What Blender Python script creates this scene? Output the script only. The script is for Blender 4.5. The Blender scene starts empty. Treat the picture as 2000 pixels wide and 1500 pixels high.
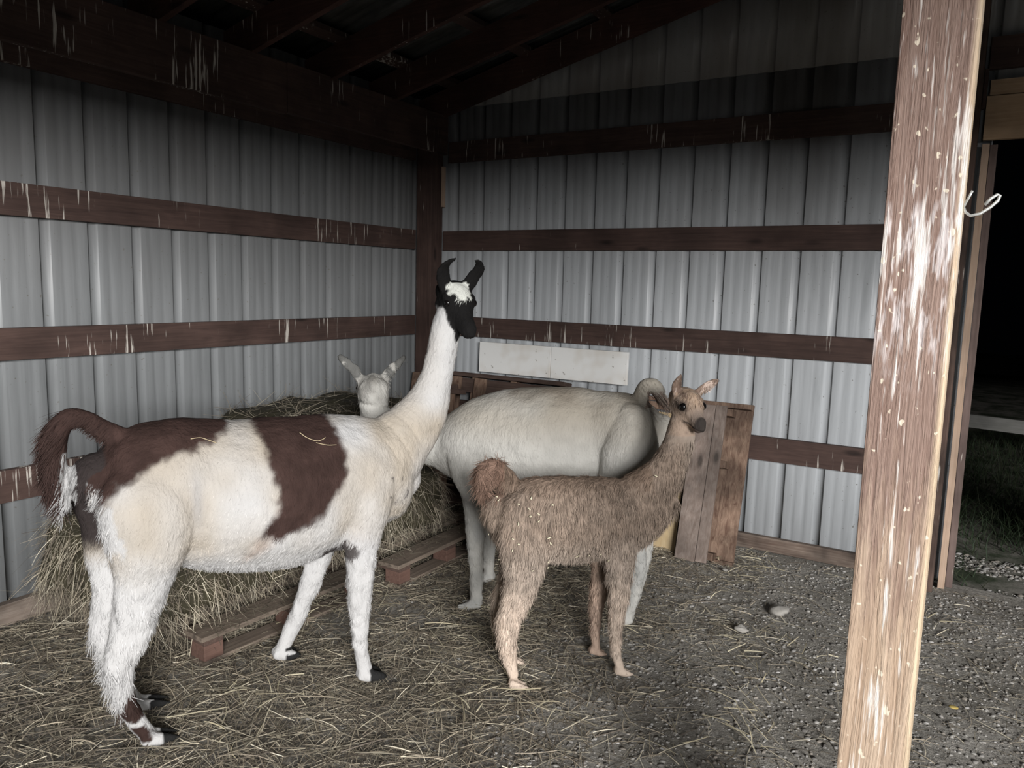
import bpy, bmesh, math
import numpy as np
from mathutils import Vector, Matrix
SC = bpy.context.scene
COL = SC.collection
rng = np.random.default_rng(7)
# ------------------------------------------------------------------ camera
CAM = np.array([3.756, -4.8751, 1.6264])
PITCH, YAW, ROLL, FPX = 0.1286, -0.5426, 0.0265, 1496.4
cy, sy, cp, sp = math.cos(YAW), math.sin(YAW), math.cos(PITCH), math.sin(PITCH)
fw = np.array([sy*cp, cy*cp, -sp]); rt = np.array([cy, -sy, 0.0]); up = np.cross(rt, fw)
c_, s_ = math.cos(ROLL), math.sin(ROLL)
rt, up = c_*rt+s_*up, -s_*rt+c_*up
cam = bpy.data.cameras.new('camera'); cam_o = bpy.data.objects.new('camera', cam); COL.objects.link(cam_o)
cam.sensor_width = 36.0; cam.lens = FPX/2000*36.0; cam.clip_start = .05; cam.clip_end = 200
cam_o.matrix_world = Matrix(((rt[0], up[0], -fw[0], CAM[0]), (rt[1], up[1], -fw[1], CAM[1]), (rt[2], up[2], -fw[2], CAM[2]), (0, 0, 0, 1)))
SC.camera = cam_o
# ------------------------------------------------------------------ world, lights, exposure
W = bpy.data.worlds.new('night'); SC.world = W; W.use_nodes = True
W.node_tree.nodes['Background'].inputs[0].default_value = (0.5, 0.6, 0.8, 1)
W.node_tree.nodes['Background'].inputs[1].default_value = 0.0006
SC.view_settings.view_transform = 'Standard'; SC.view_settings.look = 'None'
SC.view_settings.gamma = 1; SC.view_settings.use_curve_mapping = False; SC.view_settings.exposure = 0.0
def area(name, loc, target, sx, sy_, power, col):
    l = bpy.data.lights.new(name, 'AREA'); l.shape = 'RECTANGLE'; l.size = sx; l.size_y = sy_; l.energy = power; l.color = col
    o = bpy.data.objects.new(name, l); COL.objects.link(o); o.location = loc
    d = Vector(target)-Vector(loc); o.rotation_euler = d.to_track_quat('-Z', 'Y').to_euler(); return o
area('yard_floodlight', (11.3, -11.4, 3.85), (2.3, -1.9, 0.8), 4.2, 3.1, 3100, (1.0, 0.985, 0.975))
area('camera_fill', (4.25, -5.15, 1.55), (1.9, -1.0, 0.5), 0.10, 0.10, 8, (0.95, 0.98, 1.0))  # added weak fill beside the camera, also for the eye glints
# ------------------------------------------------------------------ helpers
def lin(r, g, b):
    return tuple(((v/255)/12.92 if v/255 <= .04045 else ((v/255+.055)/1.055)**2.4) for v in (r, g, b))
def tag(o, label=None, cat=None, group=None, kind=None):
    for k, v in (('label', label), ('category', cat), ('group', group), ('kind', kind)):
        if v: o[k] = v
    return o
def empty(name, loc, rz=0, **k):
    o = bpy.data.objects.new(name, None); o.empty_display_size = .1; COL.objects.link(o)
    o.location = loc; o.rotation_euler = (0, 0, rz); return tag(o, **k)
def link(name, me, mat, parent=None, **k):
    o = bpy.data.objects.new(name, me); COL.objects.link(o)
    if mat: me.materials.append(mat)
    if parent: o.parent = parent
    return tag(o, **k)
def npmesh(name, V, F, col=None, smooth=False):
    """V (n,3), F list of index arrays (all the same width) or one array"""
    me = bpy.data.meshes.new(name); V = np.asarray(V, np.float32); F = np.asarray(F, np.int32)
    m, w = F.shape
    me.vertices.add(len(V)); me.vertices.foreach_set('co', V.ravel())
    me.loops.add(m*w); me.loops.foreach_set('vertex_index', F.ravel())
    me.polygons.add(m); me.polygons.foreach_set('loop_start', np.arange(0, m*w, w, dtype=np.int32))
    me.polygons.foreach_set('loop_total', np.full(m, w, np.int32))
    if smooth: me.polygons.foreach_set('use_smooth', np.ones(m, bool))
    me.update(calc_edges=True)
    if col is not None: setcol(me, col)
    return me
def setcol(me, col):
    a = me.color_attributes.new('coat', 'FLOAT_COLOR', 'POINT')
    c = np.ones((len(me.vertices), 4), np.float32); c[:, :3] = col; a.data.foreach_set('color', c.ravel())
def vn(P, scale, seed=0):
    """value noise in -1..1"""
    Q = np.asarray(P, float)/scale+seed*17.31; i = np.floor(Q).astype(np.int64); f = Q-i; f = f*f*(3-2*f); out = 0
    for dx in (0, 1):
        for dy in (0, 1):
            for dz in (0, 1):
                h = (i[:, 0]+dx)*374761393+(i[:, 1]+dy)*668265263+(i[:, 2]+dz)*2147483647+seed*1442695
                h = (h ^ (h >> 13))*1274126177; h = h ^ (h >> 16)
                v = (h & 0xFFFF)/32767.5-1
                out = out+v*(f[:, 0] if dx else 1-f[:, 0])*(f[:, 1] if dy else 1-f[:, 1])*(f[:, 2] if dz else 1-f[:, 2])
    return out
class MB:
    def __init__(s): s.bm = bmesh.new()
    def box(s, x0, x1, y0, y1, z0, z1, bev=.003, R=None, sub=0):
        r = bmesh.ops.create_cube(s.bm, size=1); vs = r['verts']
        for v in vs:
            v.co = Vector(((x0+x1)/2+v.co.x*(x1-x0), (y0+y1)/2+v.co.y*(y1-y0), (z0+z1)/2+v.co.z*(z1-z0)))
        if bev:
            es = list({e for v in vs for e in v.link_edges})
            r2 = bmesh.ops.bevel(s.bm, geom=es, offset=bev, segments=2, affect='EDGES', profile=.6)
            vs = list({v for f in r2['faces'] for v in f.verts} | {v for v in vs if v.is_valid})
        if R is not None:
            for v in vs: v.co = R @ v.co
        return s
    def tube(s, pts, r, n=8):
        pts = [Vector(p) for p in pts]; rings = []
        a = None
        for i, p in enumerate(pts):
            t = (pts[min(i+1, len(pts)-1)]-pts[max(i-1, 0)]).normalized()
            if a is None: a = t.orthogonal().normalized()
            a = (a-t*a.dot(t)).normalized(); b = t.cross(a)
            rr = r[i] if hasattr(r, '__len__') else r
            rings.append([s.bm.verts.new(p+(a*math.cos(q)+b*math.sin(q))*rr) for q in [k*2*math.pi/n for k in range(n)]])
        for A, B in zip(rings, rings[1:]):
            for k in range(n): s.bm.faces.new((A[k], A[(k+1) % n], B[(k+1) % n], B[k]))
        s.bm.faces.new(rings[0][::-1]); s.bm.faces.new(rings[-1]); return s
    def sphere(s, c, r, sc=(1, 1, 1), seg=12):
        s_ = bmesh.ops.create_uvsphere(s.bm, u_segments=seg, v_segments=seg//2+2, radius=r)
        for v in s_['verts']: v.co = Vector((v.co.x*sc[0]+c[0], v.co.y*sc[1]+c[1], v.co.z*sc[2]+c[2]))
        return s
    def build(s, name, mat, parent=None, smooth=False, origin=None, **k):
        bmesh.ops.recalc_face_normals(s.bm, faces=s.bm.faces)
        if origin is not None: bmesh.ops.translate(s.bm, verts=s.bm.verts, vec=-Vector(origin))
        me = bpy.data.meshes.new(name); s.bm.to_mesh(me); s.bm.free()
        if smooth: me.polygons.foreach_set('use_smooth', np.ones(len(me.polygons), bool))
        o = link(name, me, mat, parent, **k)
        if origin is not None: o.location = origin
        return o
def wobble(o, seed, amp=.003):
    """slight sawn unevenness along a long timber"""
    me = o.data; n = len(me.vertices); co = np.empty(n*3, np.float32); me.vertices.foreach_get('co', co); co = co.reshape(-1, 3)
    for k in range(3): co[:, k] += amp*vn(co, .35, seed+k)
    me.vertices.foreach_set('co', co.ravel()); me.update()
# ------------------------------------------------------------------ materials
class NT:
    def __init__(s, name, rough=.8, spec=.3):
        s.m = bpy.data.materials.new(name); s.m.use_nodes = True; s.t = s.m.node_tree; s.n = s.t.nodes
        s.b = s.n['Principled BSDF']; s.b.inputs['Roughness'].default_value = rough; s.b.inputs['Specular IOR Level'].default_value = spec
        s.tc = s.n.new('ShaderNodeTexCoord').outputs['Object']
    def map(s, sx, sy, sz, loc=(0, 0, 0)):
        m = s.n.new('ShaderNodeMapping'); m.inputs['Scale'].default_value = (sx, sy, sz); m.inputs['Location'].default_value = loc
        s.t.links.new(s.tc, m.inputs['Vector']); return m.outputs[0]
    def noise(s, vec, scale, detail=4, rough=.6, dist=0):
        q = s.n.new('ShaderNodeTexNoise'); q.inputs['Scale'].default_value = scale; q.inputs['Detail'].default_value = detail
        q.inputs['Roughness'].default_value = rough; q.inputs['Distortion'].default_value = dist; s.t.links.new(vec, q.inputs['Vector']); return q.outputs[0]
    def ramp(s, fac, stops):
        r = s.n.new('ShaderNodeValToRGB'); cr = r.color_ramp
        while len(cr.elements) < len(stops): cr.elements.new(.5)
        for e, (p, c) in zip(cr.elements, stops):
            e.position = p; e.color = (c, c, c, 1) if not hasattr(c, '__len__') else (*c, 1)
        s.t.links.new(fac, r.inputs[0]); return r.outputs[0]
    def mix(s, fac, a, b, mode='MIX'):
        m = s.n.new('ShaderNodeMix'); m.data_type = 'RGBA'; m.blend_type = mode
        for k, v in ((0, fac), (6, a), (7, b)):
            if hasattr(v, 'links'): s.t.links.new(v, m.inputs[k])
            elif k == 0: m.inputs[0].default_value = v
            else: m.inputs[k].default_value = (*v, 1)
        return m.outputs[2]
    def math(s, op, a, b=0.0):
        m = s.n.new('ShaderNodeMath'); m.operation = op
        for k, v in ((0, a), (1, b)):
            if hasattr(v, 'links'): s.t.links.new(v, m.inputs[k])
            else: m.inputs[k].default_value = v
        return m.outputs[0]
    def sep(s, k):
        x = s.n.new('ShaderNodeSeparateXYZ'); s.t.links.new(s.tc, x.inputs[0]); return x.outputs[k]
    def bump(s, h, strength=.3, dist=.01):
        b = s.n.new('ShaderNodeBump'); b.inputs['Strength'].default_value = strength; b.inputs['Distance'].default_value = dist
        s.t.links.new(h, b.inputs['Height']); s.t.links.new(b.outputs[0], s.b.inputs['Normal'])
    def out(s, col):
        if hasattr(col, 'links'): s.t.links.new(col, s.b.inputs['Base Color'])
        else: s.b.inputs['Base Color'].default_value = (*col, 1)
        return s.m
def wood(name, axis, c1, c2, stain=.5, drips=0, rough=.8, knots=True, drip_col=(.62, .58, .52)):
    """axis: grain direction 0,1,2. drips = amount of bird-dropping streaks running down (z)"""
    q = NT(name, rough); sc = [26, 26, 26]; sc[axis] = 1.3
    g = q.noise(q.map(*sc), 1.6, 5, .65, 1.2); f = q.ramp(g, [(.3, 0), (.7, 1)])
    col = q.mix(f, c1, c2)
    big = q.noise(q.map(1, 1, 1), 3.1, 3, .6); bf = q.ramp(big, [(.38, 1-stain), (.62, 1)])
    col = q.mix(1.0, col, bf, 'MULTIPLY')
    if knots:
        v = q.n.new('ShaderNodeTexVoronoi'); v.inputs['Scale'].default_value = 1.0
        s2 = [7, 7, 7]; s2[axis] = 2.2; q.t.links.new(q.map(*s2), v.inputs['Vector'])
        kf = q.ramp(v.outputs['Distance'], [(.06, .35), (.16, 1)]); col = q.mix(1.0, col, kf, 'MULTIPLY')
    if drips:
        d1 = q.noise(q.map(60, 60, 3.5), 1.0, 3, .6); d2 = q.noise(q.map(2.2, 2.2, 2.2), 1.0, 2, .5)
        d = q.math('ADD', q.math('MULTIPLY', d1, .62), q.math('MULTIPLY', d2, .38))
        df = q.ramp(d, [(.665-.05*drips, 0), (.70-.05*drips, 1)]); col = q.mix(q.math('MULTIPLY', df, .75), col, drip_col)
    q.bump(g, .35, .004); return q.out(col)
BR1, BR2 = (.052, .031, .026), (.092, .057, .047)
M = {}
M['girt_x'] = wood('stained_board_lengthwise', 0, BR1, BR2, .35, 1.0)
M['girt_y'] = wood('stained_board_depthwise', 1, BR1, BR2, .35, 1.25)
M['post_z'] = wood('stained_post', 2, BR1, BR2, .35, .35)
M['rafter'] = wood('stained_rafter', 0, (.05, .022, .017), (.085, .042, .032), .4, .5)
M['newwood_x'] = wood('raw_lumber_lengthwise', 0, (.42, .28, .17), (.52, .37, .24), .3, 0)
M['newwood_z'] = wood('raw_lumber_upright', 2, (.40, .28, .20), (.50, .37, .28), .25, 0)
M['jamb_dark'] = wood('weathered_door_stop', 2, (.12, .085, .075), (.19, .14, .125), .4, .3)
M['base'] = wood('weathered_sill_lengthwise', 0, (.10, .065, .05), (.24, .19, .155), .7, 0)
M['base_y'] = wood('weathered_sill_depthwise', 1, (.16, .12, .095), (.30, .25, .21), .6, 0)
M['palgrey'] = wood('weathered_grey_slat', 2, (.19, .14, .115), (.33, .27, .235), .55, 0)
M['palred'] = wood('weathered_red_slat', 2, (.12, .065, .045), (.34, .235, .17), .6, 0)
M['paldark'] = wood('dark_pallet_board', 0, (.055, .034, .027), (.12, .08, .065), .5, 0)
M['palfloor'] = wood('floor_pallet_board', 1, (.12, .095, .075), (.24, .19, .15), .5, 0)
M['palblk'] = wood('floor_pallet_block', 1, (.10, .055, .042), (.16, .095, .075), .4, 0)
M['ply'] = wood('pale_plywood', 2, (.45, .33, .18), (.56, .44, .27), .3, 0)
def metal(name, tint, dmax=.7):
    q = NT(name, .42, .45); q.b.inputs['Metallic'].default_value = 0.0
    st = [14, 14, .8]; n1 = q.noise(q.map(*st), 1.5, 5, .65, .6); f1 = q.ramp(n1, [(.30, .78), (.65, 1)])
    n2 = q.noise(q.map(1, 1, .6), 1.6, 4, .6)
    z = q.sep(2)
    # shade under the eaves painted into the colour, darkening upwards, mixed with grime
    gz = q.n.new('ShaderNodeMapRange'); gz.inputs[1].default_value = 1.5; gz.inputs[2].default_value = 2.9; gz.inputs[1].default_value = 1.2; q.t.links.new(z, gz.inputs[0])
    dirt = q.math('MULTIPLY', gz.outputs[0], q.ramp(n2, [(.3, .25), (.65, 1)]))  # painted eaves shade broken up by grime blotches
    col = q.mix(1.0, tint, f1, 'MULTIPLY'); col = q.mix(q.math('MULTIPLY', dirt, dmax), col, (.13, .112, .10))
    sp = q.noise(q.map(1, 1, 1), 55, 2, .5); sf = q.ramp(sp, [(.70, 0), (.73, 1)]); col = q.mix(q.math('MULTIPLY', sf, .7), col, (.12, .11, .09))
    q.bump(n2, .15, .02); return q.out(col)
M['metal'] = metal('ribbed_painted_steel', (.52, .545, .565)); M['metal_l'] = metal('dull_shaded_ribbed_steel', (.225, .235, .24), .6); M['metal_u'] = metal('streaked_upper_steel', (.30, .31, .31), .8)  # left wall steel: duller, with its dimmer light darkened into the tint
q = NT('roof_steel', .5); M['roof'] = q.out(q.mix(q.ramp(q.noise(q.map(3, 12, 3), 1.5, 4), [(.35, 0), (.65, 1)]), (.10, .105, .10), (.22, .22, .21)))
q = NT('white_foam_board', .7)
cf = q.ramp(q.noise(q.map(1, 1, 1), 2.4, 3), [(.45, 0), (.62, 1)])
M['foam'] = q.out(q.mix(q.ramp(q.noise(q.map(1, 1, 1), 30, 2), [(.70, 0), (.74, .6)]), q.mix(cf, (.80, .80, .78), (.62, .57, .50)), (.2, .17, .13)))
def attr_mat(name, rough=.85, bumpscale=None, spec=.2, jitter=0, sheen=0):
    q = NT(name, rough, spec); a = q.n.new('ShaderNodeAttribute'); a.attribute_name = 'coat'; c = a.outputs['Color']
    if bumpscale:
        n = q.noise(q.map(1, 1, .45), bumpscale, 4, .6, .4); q.bump(n, .55, .012)
    if sheen: q.b.inputs['Sheen Weight'].default_value = sheen
    return q.out(c)
M['straw'] = attr_mat('dry_straw', .7, None, .3)
M['coat'] = attr_mat('wool_skin', .9, 70, .1)
M['fur'] = attr_mat('wool_strands', .85, None, .15)
M['stone'] = attr_mat('gravel_stone', .85, None, .3)
q = NT('black_eye', .16, .35); M['eye'] = q.out((.006, .005, .005))
q = NT('toe_nail', .5, .4); M['hoof'] = q.out((.012, .011, .011))
q = NT('galvanised_wire', .35, .6); q.b.inputs['Metallic'].default_value = .6; M['wire'] = q.out((.62, .63, .60))
# foreground post: brown paint worn to bare wood lower down, long white dropping streaks
q = NT('worn_painted_post', .6, .35)
g = q.noise(q.map(42, 42, 1.6), 1.5, 5, .65, 1.0); gf = q.ramp(g, [(.3, 0), (.7, 1)])
paint = q.mix(gf, (.17, .105, .082), (.26, .18, .145)); bare = q.mix(gf, (.33, .23, .16), (.48, .37, .275))
wr = q.n.new('ShaderNodeMapRange'); wr.inputs[1].default_value = 1.45; wr.inputs[2].default_value = .7; q.t.links.new(q.sep(2), wr.inputs[0])
wn = q.noise(q.map(14, 14, 2.2), 1.5, 4, .7); wf = q.ramp(q.math('ADD', q.math('MULTIPLY', wr.outputs[0], .5), q.math('MULTIPLY', wn, .8)), [(.52, 0), (.80, 1)])
col = q.mix(wf, paint, bare)
xe = q.n.new('ShaderNodeMapRange'); xe.inputs[1].default_value = .126; xe.inputs[2].default_value = .138; q.t.links.new(q.sep(0), xe.inputs[0])
col = q.mix(q.math('MULTIPLY', xe.outputs[0], .8), col, (.60, .47, .32))
s1 = q.noise(q.map(80, 80, 5.0), 1.0, 3, .55); s2 = q.noise(q.map(9, 9, 1.4), 1.0, 3, .5)
sf = q.ramp(q.math('ADD', q.math('MULTIPLY', s1, .6), q.math('MULTIPLY', s2, .4)), [(.555, 0), (.60, 1)])
# smeared whitish patch between 1.45 and 1.8 m
b1 = q.n.new('ShaderNodeMapRange'); b1.inputs[1].default_value = 1.42; b1.inputs[2].default_value = 1.56; q.t.links.new(q.sep(2), b1.inputs[0])
b2 = q.n.new('ShaderNodeMapRange'); b2.inputs[1].default_value = 1.82; b2.inputs[2].default_value = 1.79; q.t.links.new(q.sep(2), b2.inputs[0])
mp = q.n.new('ShaderNodeMapping'); mp.inputs['Rotation'].default_value = (0, math.radians(38), 0); mp.inputs['Scale'].default_value = (55, 55, 9); q.t.links.new(q.tc, mp.inputs[0])
s3 = q.noise(mp.outputs[0], 1.0, 3, .6); s3f = q.math('MULTIPLY', q.math('MULTIPLY', q.ramp(s3, [(.50, 0), (.60, 1)]), b1.outputs[0]), b2.outputs[0])
col = q.mix(q.math('MULTIPLY', sf, .75), col, (.74, .70, .66)); col = q.mix(q.math('MULTIPLY', s3f, .5), col, (.78, .74, .74))
sd = q.noise(q.map(1, 1, .7), 50, 2, .5); col = q.mix(q.math('MULTIPLY', q.ramp(sd, [(.66, 0), (.69, 1)]), .8), col, (.75, .66, .52))
q.bump(g, .9, .008); M['frontpost'] = q.out(col)
q = NT('dirt', .95, .1)
n1 = q.noise(q.map(1, 1, 1), 2.2, 6, .7); n2 = q.noise(q.map(1, 1, 1), 48, 5, .75)
dc = q.mix(q.ramp(n1, [(.35, 0), (.65, 1)]), (.25, .235, .205), (.40, .38, .345))
M['dirt'] = q.out(q.mix(1.0, dc, q.ramp(n2, [(.3, .45), (.7, 1.25)]), 'MULTIPLY')); q.bump(n2, .9, .02)
# ------------------------------------------------------------------ setting: ribbed walls
PT = .2286
def ribbed(u0, u1, z0, z1f, centre0, sgn=1):
    """profile list of (u, depth) for ribs at centre0 + k*PT"""
    us = []
    k0 = int(math.floor((u0-centre0)/PT))-1; k1 = int(math.ceil((u1-centre0)/PT))+1
    for k in range(k0, k1):
        c = centre0+k*PT
        for du, d in ((-.030, 0), (-.027, .001), (-.012, .014), (.020, .014), (.0235, .001), (.026, 0)): us.append((c+du, d))
        for m in (PT*.36, PT*.64):
            for du, d in ((-.013, 0), (-.007, .0014), (.007, .0014), (.013, 0)): us.append((c+m+du, d))
    us = [p for p in us if u0 < p[0] < u1]
    return [(u0, 0)]+sorted(us)+[(u1, 0)]
def wall_mesh(prof, f_lo, f_hi, place, nz=1):
    n = len(prof); V = []; F = []
    for (u, d) in prof:
        for zz in (f_lo(u), f_hi(u)): V.append(place(u, d, zz))
    for (u, d) in prof:
        for zz in (f_lo(u), f_hi(u)): V.append(place(u, d+.004, zz))
    N2 = 2*n
    for i in range(n-1):
        a = 2*i; F.append((a, a+2, a+3, a+1)); b = N2+2*i; F.append((b, b+1, b+3, b+2))
        F.append((a, b, b+2, a+2)); F.append((a+1, a+3, b+3, b+1))
    F.append((0, 1, N2+1, N2)); e = 2*(n-1); F.append((e, N2+e, N2+e+1, e+1))
    return npmesh('wall', V, F)
RS = .247
rz = lambda x: 2.80+RS*x           # underside of the rafters
roofz = lambda x: rz(x)+.185+.038
pl = ribbed(.0, 4.9, 0, 0, .143+.0195)
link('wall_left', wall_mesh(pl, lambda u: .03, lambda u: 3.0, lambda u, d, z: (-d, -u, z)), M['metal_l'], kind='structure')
pr_ = ribbed(.0, 3.74, 0, 0, .3016-.022)
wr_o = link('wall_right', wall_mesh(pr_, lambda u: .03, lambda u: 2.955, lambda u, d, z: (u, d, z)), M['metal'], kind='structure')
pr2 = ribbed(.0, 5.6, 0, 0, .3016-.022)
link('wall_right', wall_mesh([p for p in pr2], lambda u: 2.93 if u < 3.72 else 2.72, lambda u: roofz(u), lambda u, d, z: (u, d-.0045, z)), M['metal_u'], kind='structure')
pr3 = ribbed(4.95, 5.6, 0, 0, .3016-.022)
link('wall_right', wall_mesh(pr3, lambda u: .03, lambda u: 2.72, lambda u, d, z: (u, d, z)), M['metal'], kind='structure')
# roof sheet and purlins
prf = ribbed(-.4, 4.8, 0, 0, .1)
def place_roof(u, d, x): return (x, -u+0.0, roofz(x)+.038+d)
V = wall_mesh(prf, lambda u: -.25, lambda u: 10.0, place_roof); link('ceiling', V, M['roof'], kind='structure')
ntrim = [0]
def trim(mb, mat, seed=0, amp=.002):
    ntrim[0] += 1; o = mb.build('trim_%d' % ntrim[0], mat, kind='structure'); return o
ang = math.atan(RS)
for x in np.arange(.30, 6.0, .61):       # purlins lie across the rafters
    z = rz(x)+.19; R = Matrix.Translation((x, 0, z)) @ Matrix.Rotation(-ang, 4, 'Y')
    trim(MB().box(-.045, .045, -4.7, .0-.02, .0, .038, .002, R), M['girt_y'])
for y in (-.09, -.655, -1.25, -1.86, -2.42, -3.02, -3.62, -4.22):    # rafters
    z0 = rz(0); R = Matrix.Translation((0, y, z0)) @ Matrix.Rotation(-ang, 4, 'Y')
    L = 6.1/math.cos(ang); trim(MB().box(.02, L, -.019, .019, 0, .185, .002, R), M['rafter'])
# eave beam on the left wall: two lengths butted at y = -1.62
trim(MB().box(.182, .222, -1.617, -.04, 2.585, 2.868, .004), M['girt_y'])
trim(MB().box(.182, .222, -4.9, -1.622, 2.575, 2.862, .004), M['girt_y'])
trim(MB().box(.0, .038, -4.9, -.19, 2.535, 2.70, .003), M['girt_y'])
for zt, zb in ((2.022, 1.875), (1.374, 1.228), (.728, .578)):
    trim(MB().box(.0, .038, -4.9, -.185, zb, zt, .003), M['girt_y'])
    trim(MB().box(.185, 3.55, -.038, -.0, zb, zt, .003), M['girt_x'])
trim(MB().box(.225, 3.55, -.038, -.0, 2.530, 2.680, .003), M['girt_x'])
trim(MB().box(.04, .18, -.182, -.040, 0, 2.80, .006), M['post_z'])     # corner post
trim(MB().box(3.535, 3.672, -.192, -.045, 0, rz(3.6), .008), wood('weathered_post', 2, (.075, .045, .036), (.14, .095, .075), .6, .3))
link_base = MB().box(.19, 3.55, -.040, -.0, .0, .092, .004); ob = link_base.build('baseboard_right', M['base'], kind='structure')
MB().box(.0, .045, -4.9, -.19, .0, .105, .004).build('baseboard_left', M['base_y'], kind='structure')
trim(MB().box(.184, .205, -.07, -.04, 2.20, 2.50, .002), M['newwood_z'])   # short pale cleat beside the corner post
# unseen header and panel above it, added to keep light off the upper walls
trim(MB().box(-.02, 10.0, -4.72, -4.68, 2.45, 3.08, .003), M['girt_x'])
def tri_blocker():
    V = [(0, -4.72, 3.06), (10, -4.72, 3.06), (10, -4.72, roofz(10)+.04), (0, -4.72, 3.08), (0, -4.69, 3.06), (10, -4.69, 3.06), (10, -4.69, roofz(10)+.04), (0, -4.69, 3.08)]
    F = [(0, 1, 2, 3), (7, 6, 5, 4), (0, 4, 5, 1), (1, 5, 6, 2), (2, 6, 7, 3), (3, 7, 4, 0)]
    return npmesh('light_blocker', V, F)
link('front_light_blocker', tri_blocker(), M['metal'], kind='structure')
# door in the right wall
d = empty('door_1', (4.3, -.05, 0), kind='structure')
def dpart(mb, name, mat, **k):
    o = mb.build(name, mat); o.parent = d; o.matrix_parent_inverse = Matrix.Translation((-4.3, .05, 0)); return tag(o, **k)
dpart(MB().box(3.694, 3.728, -.085, -.045, 0, 2.42, .002), 'jamb', M['newwood_z'])
dpart(MB().box(3.730, 3.765, -.043, .05, 0, 2.42, .002), 'jamb', M['jamb_dark'])
dpart(MB().box(4.86, 4.95, -.085, .03, 0, 2.42, .002), 'jamb', M['newwood_z'])
dpart(MB().box(3.694, 5.5, -.085, -.047, 2.44, 2.66, .002), 'header', M['newwood_x'])
dpart(MB().box(3.705, 5.5, -.075, -.045, 2.665, 2.742, .002), 'header', M['newwood_x'])
trim(MB().box(3.69, 5.5, -.060, -.02, 2.80, 2.96, .003), M['girt_x'])
trim(MB().box(3.674, 3.692, -.08, -.04, 2.60, 2.80, .002), M['girt_x'])
# ------------------------------------------------------------------ floor
def floor_mesh():
    xs = np.linspace(-.3, 8, 167); ys = np.linspace(-6.2, 0.05, 126); X, Y = np.meshgrid(xs, ys, indexing='ij')
    P = np.stack([X.ravel(), Y.ravel(), np.zeros(X.size)], 1)
    z = .010*vn(P, .45, 1)+.006*vn(P, .15, 2)+.003*vn(P, .07, 3)
    P[:, 2] = z-.008; nx, ny = X.shape; I = np.arange(nx*ny).reshape(nx, ny)
    F = np.stack([I[:-1, :-1], I[1:, :-1], I[1:, 1:], I[:-1, 1:]], -1).reshape(-1, 4); return npmesh('floor', P, F, smooth=True)
def ground_z(P): return .010*vn(P, .45, 1)+.006*vn(P, .15, 2)+.003*vn(P, .07, 3)-.008
link('floor', floor_mesh(), M['dirt'], kind='structure')
yd = NT('yard_soil', .95, .1); yd.bump(yd.noise(yd.map(1, 1, 1), 30, 5, .7), .8, .02)
ym = yd.out(yd.mix(yd.ramp(yd.noise(yd.map(1, 1, 1), 3, 5, .7), [(.4, 0), (.6, 1)]), (.02, .025, .016), (.09, .085, .075)))
link('floor', npmesh('yard', [(-14, .05, -.03), (16, .05, -.03), (16, 22, -.03), (-14, 22, -.03), (-14, .05, -.3), (16, .05, -.3), (16, 22, -.3), (-14, 22, -.3)],
     [(0, 1, 2, 3), (7, 6, 5, 4), (0, 4, 5, 1), (1, 5, 6, 2), (2, 6, 7, 3), (3, 7, 4, 0)]), ym, kind='structure')
# ------------------------------------------------------------------ strands
def ribbons(P0, D, L, Wd, S, bend, nseg, col, tip=.25, wid_mid=None):
    N = len(P0); T = np.linspace(0, 1, nseg+1); V = np.empty((N, nseg+1, 2, 3)); D = D*L[:, None]
    for k, t in enumerate(T):
        c = P0+D*t+bend*t*t; w = Wd*(1-(1-tip)*t**1.5)*.5
        V[:, k, 0] = c-S*w[:, None]; V[:, k, 1] = c+S*w[:, None]
    V = V.reshape(-1, 3); base = (np.arange(N)*(nseg+1)*2)[:, None]
    F = np.concatenate([base+np.array([[2*k, 2*k+1, 2*k+3, 2*k+2]]) for k in range(nseg)], 0)
    C = np.repeat(col, (nseg+1)*2, 0); return V, F, C
def unit(A): return A/np.maximum(np.linalg.norm(A, axis=1, keepdims=True), 1e-9)
def straw_cols(n, pal, w=None, jit=.25):
    pal = np.array(pal); k = rng.choice(len(pal), n, p=w); return pal[k]*(1+rng.uniform(-jit, jit, (n, 1)))
STRAW = [(.35, .30, .225), (.23, .195, .15), (.50, .45, .34), (.68, .62, .49), (.12, .10, .08), (.28, .25, .19)]
STW = [.28, .26, .16, .07, .13, .10]
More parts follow.
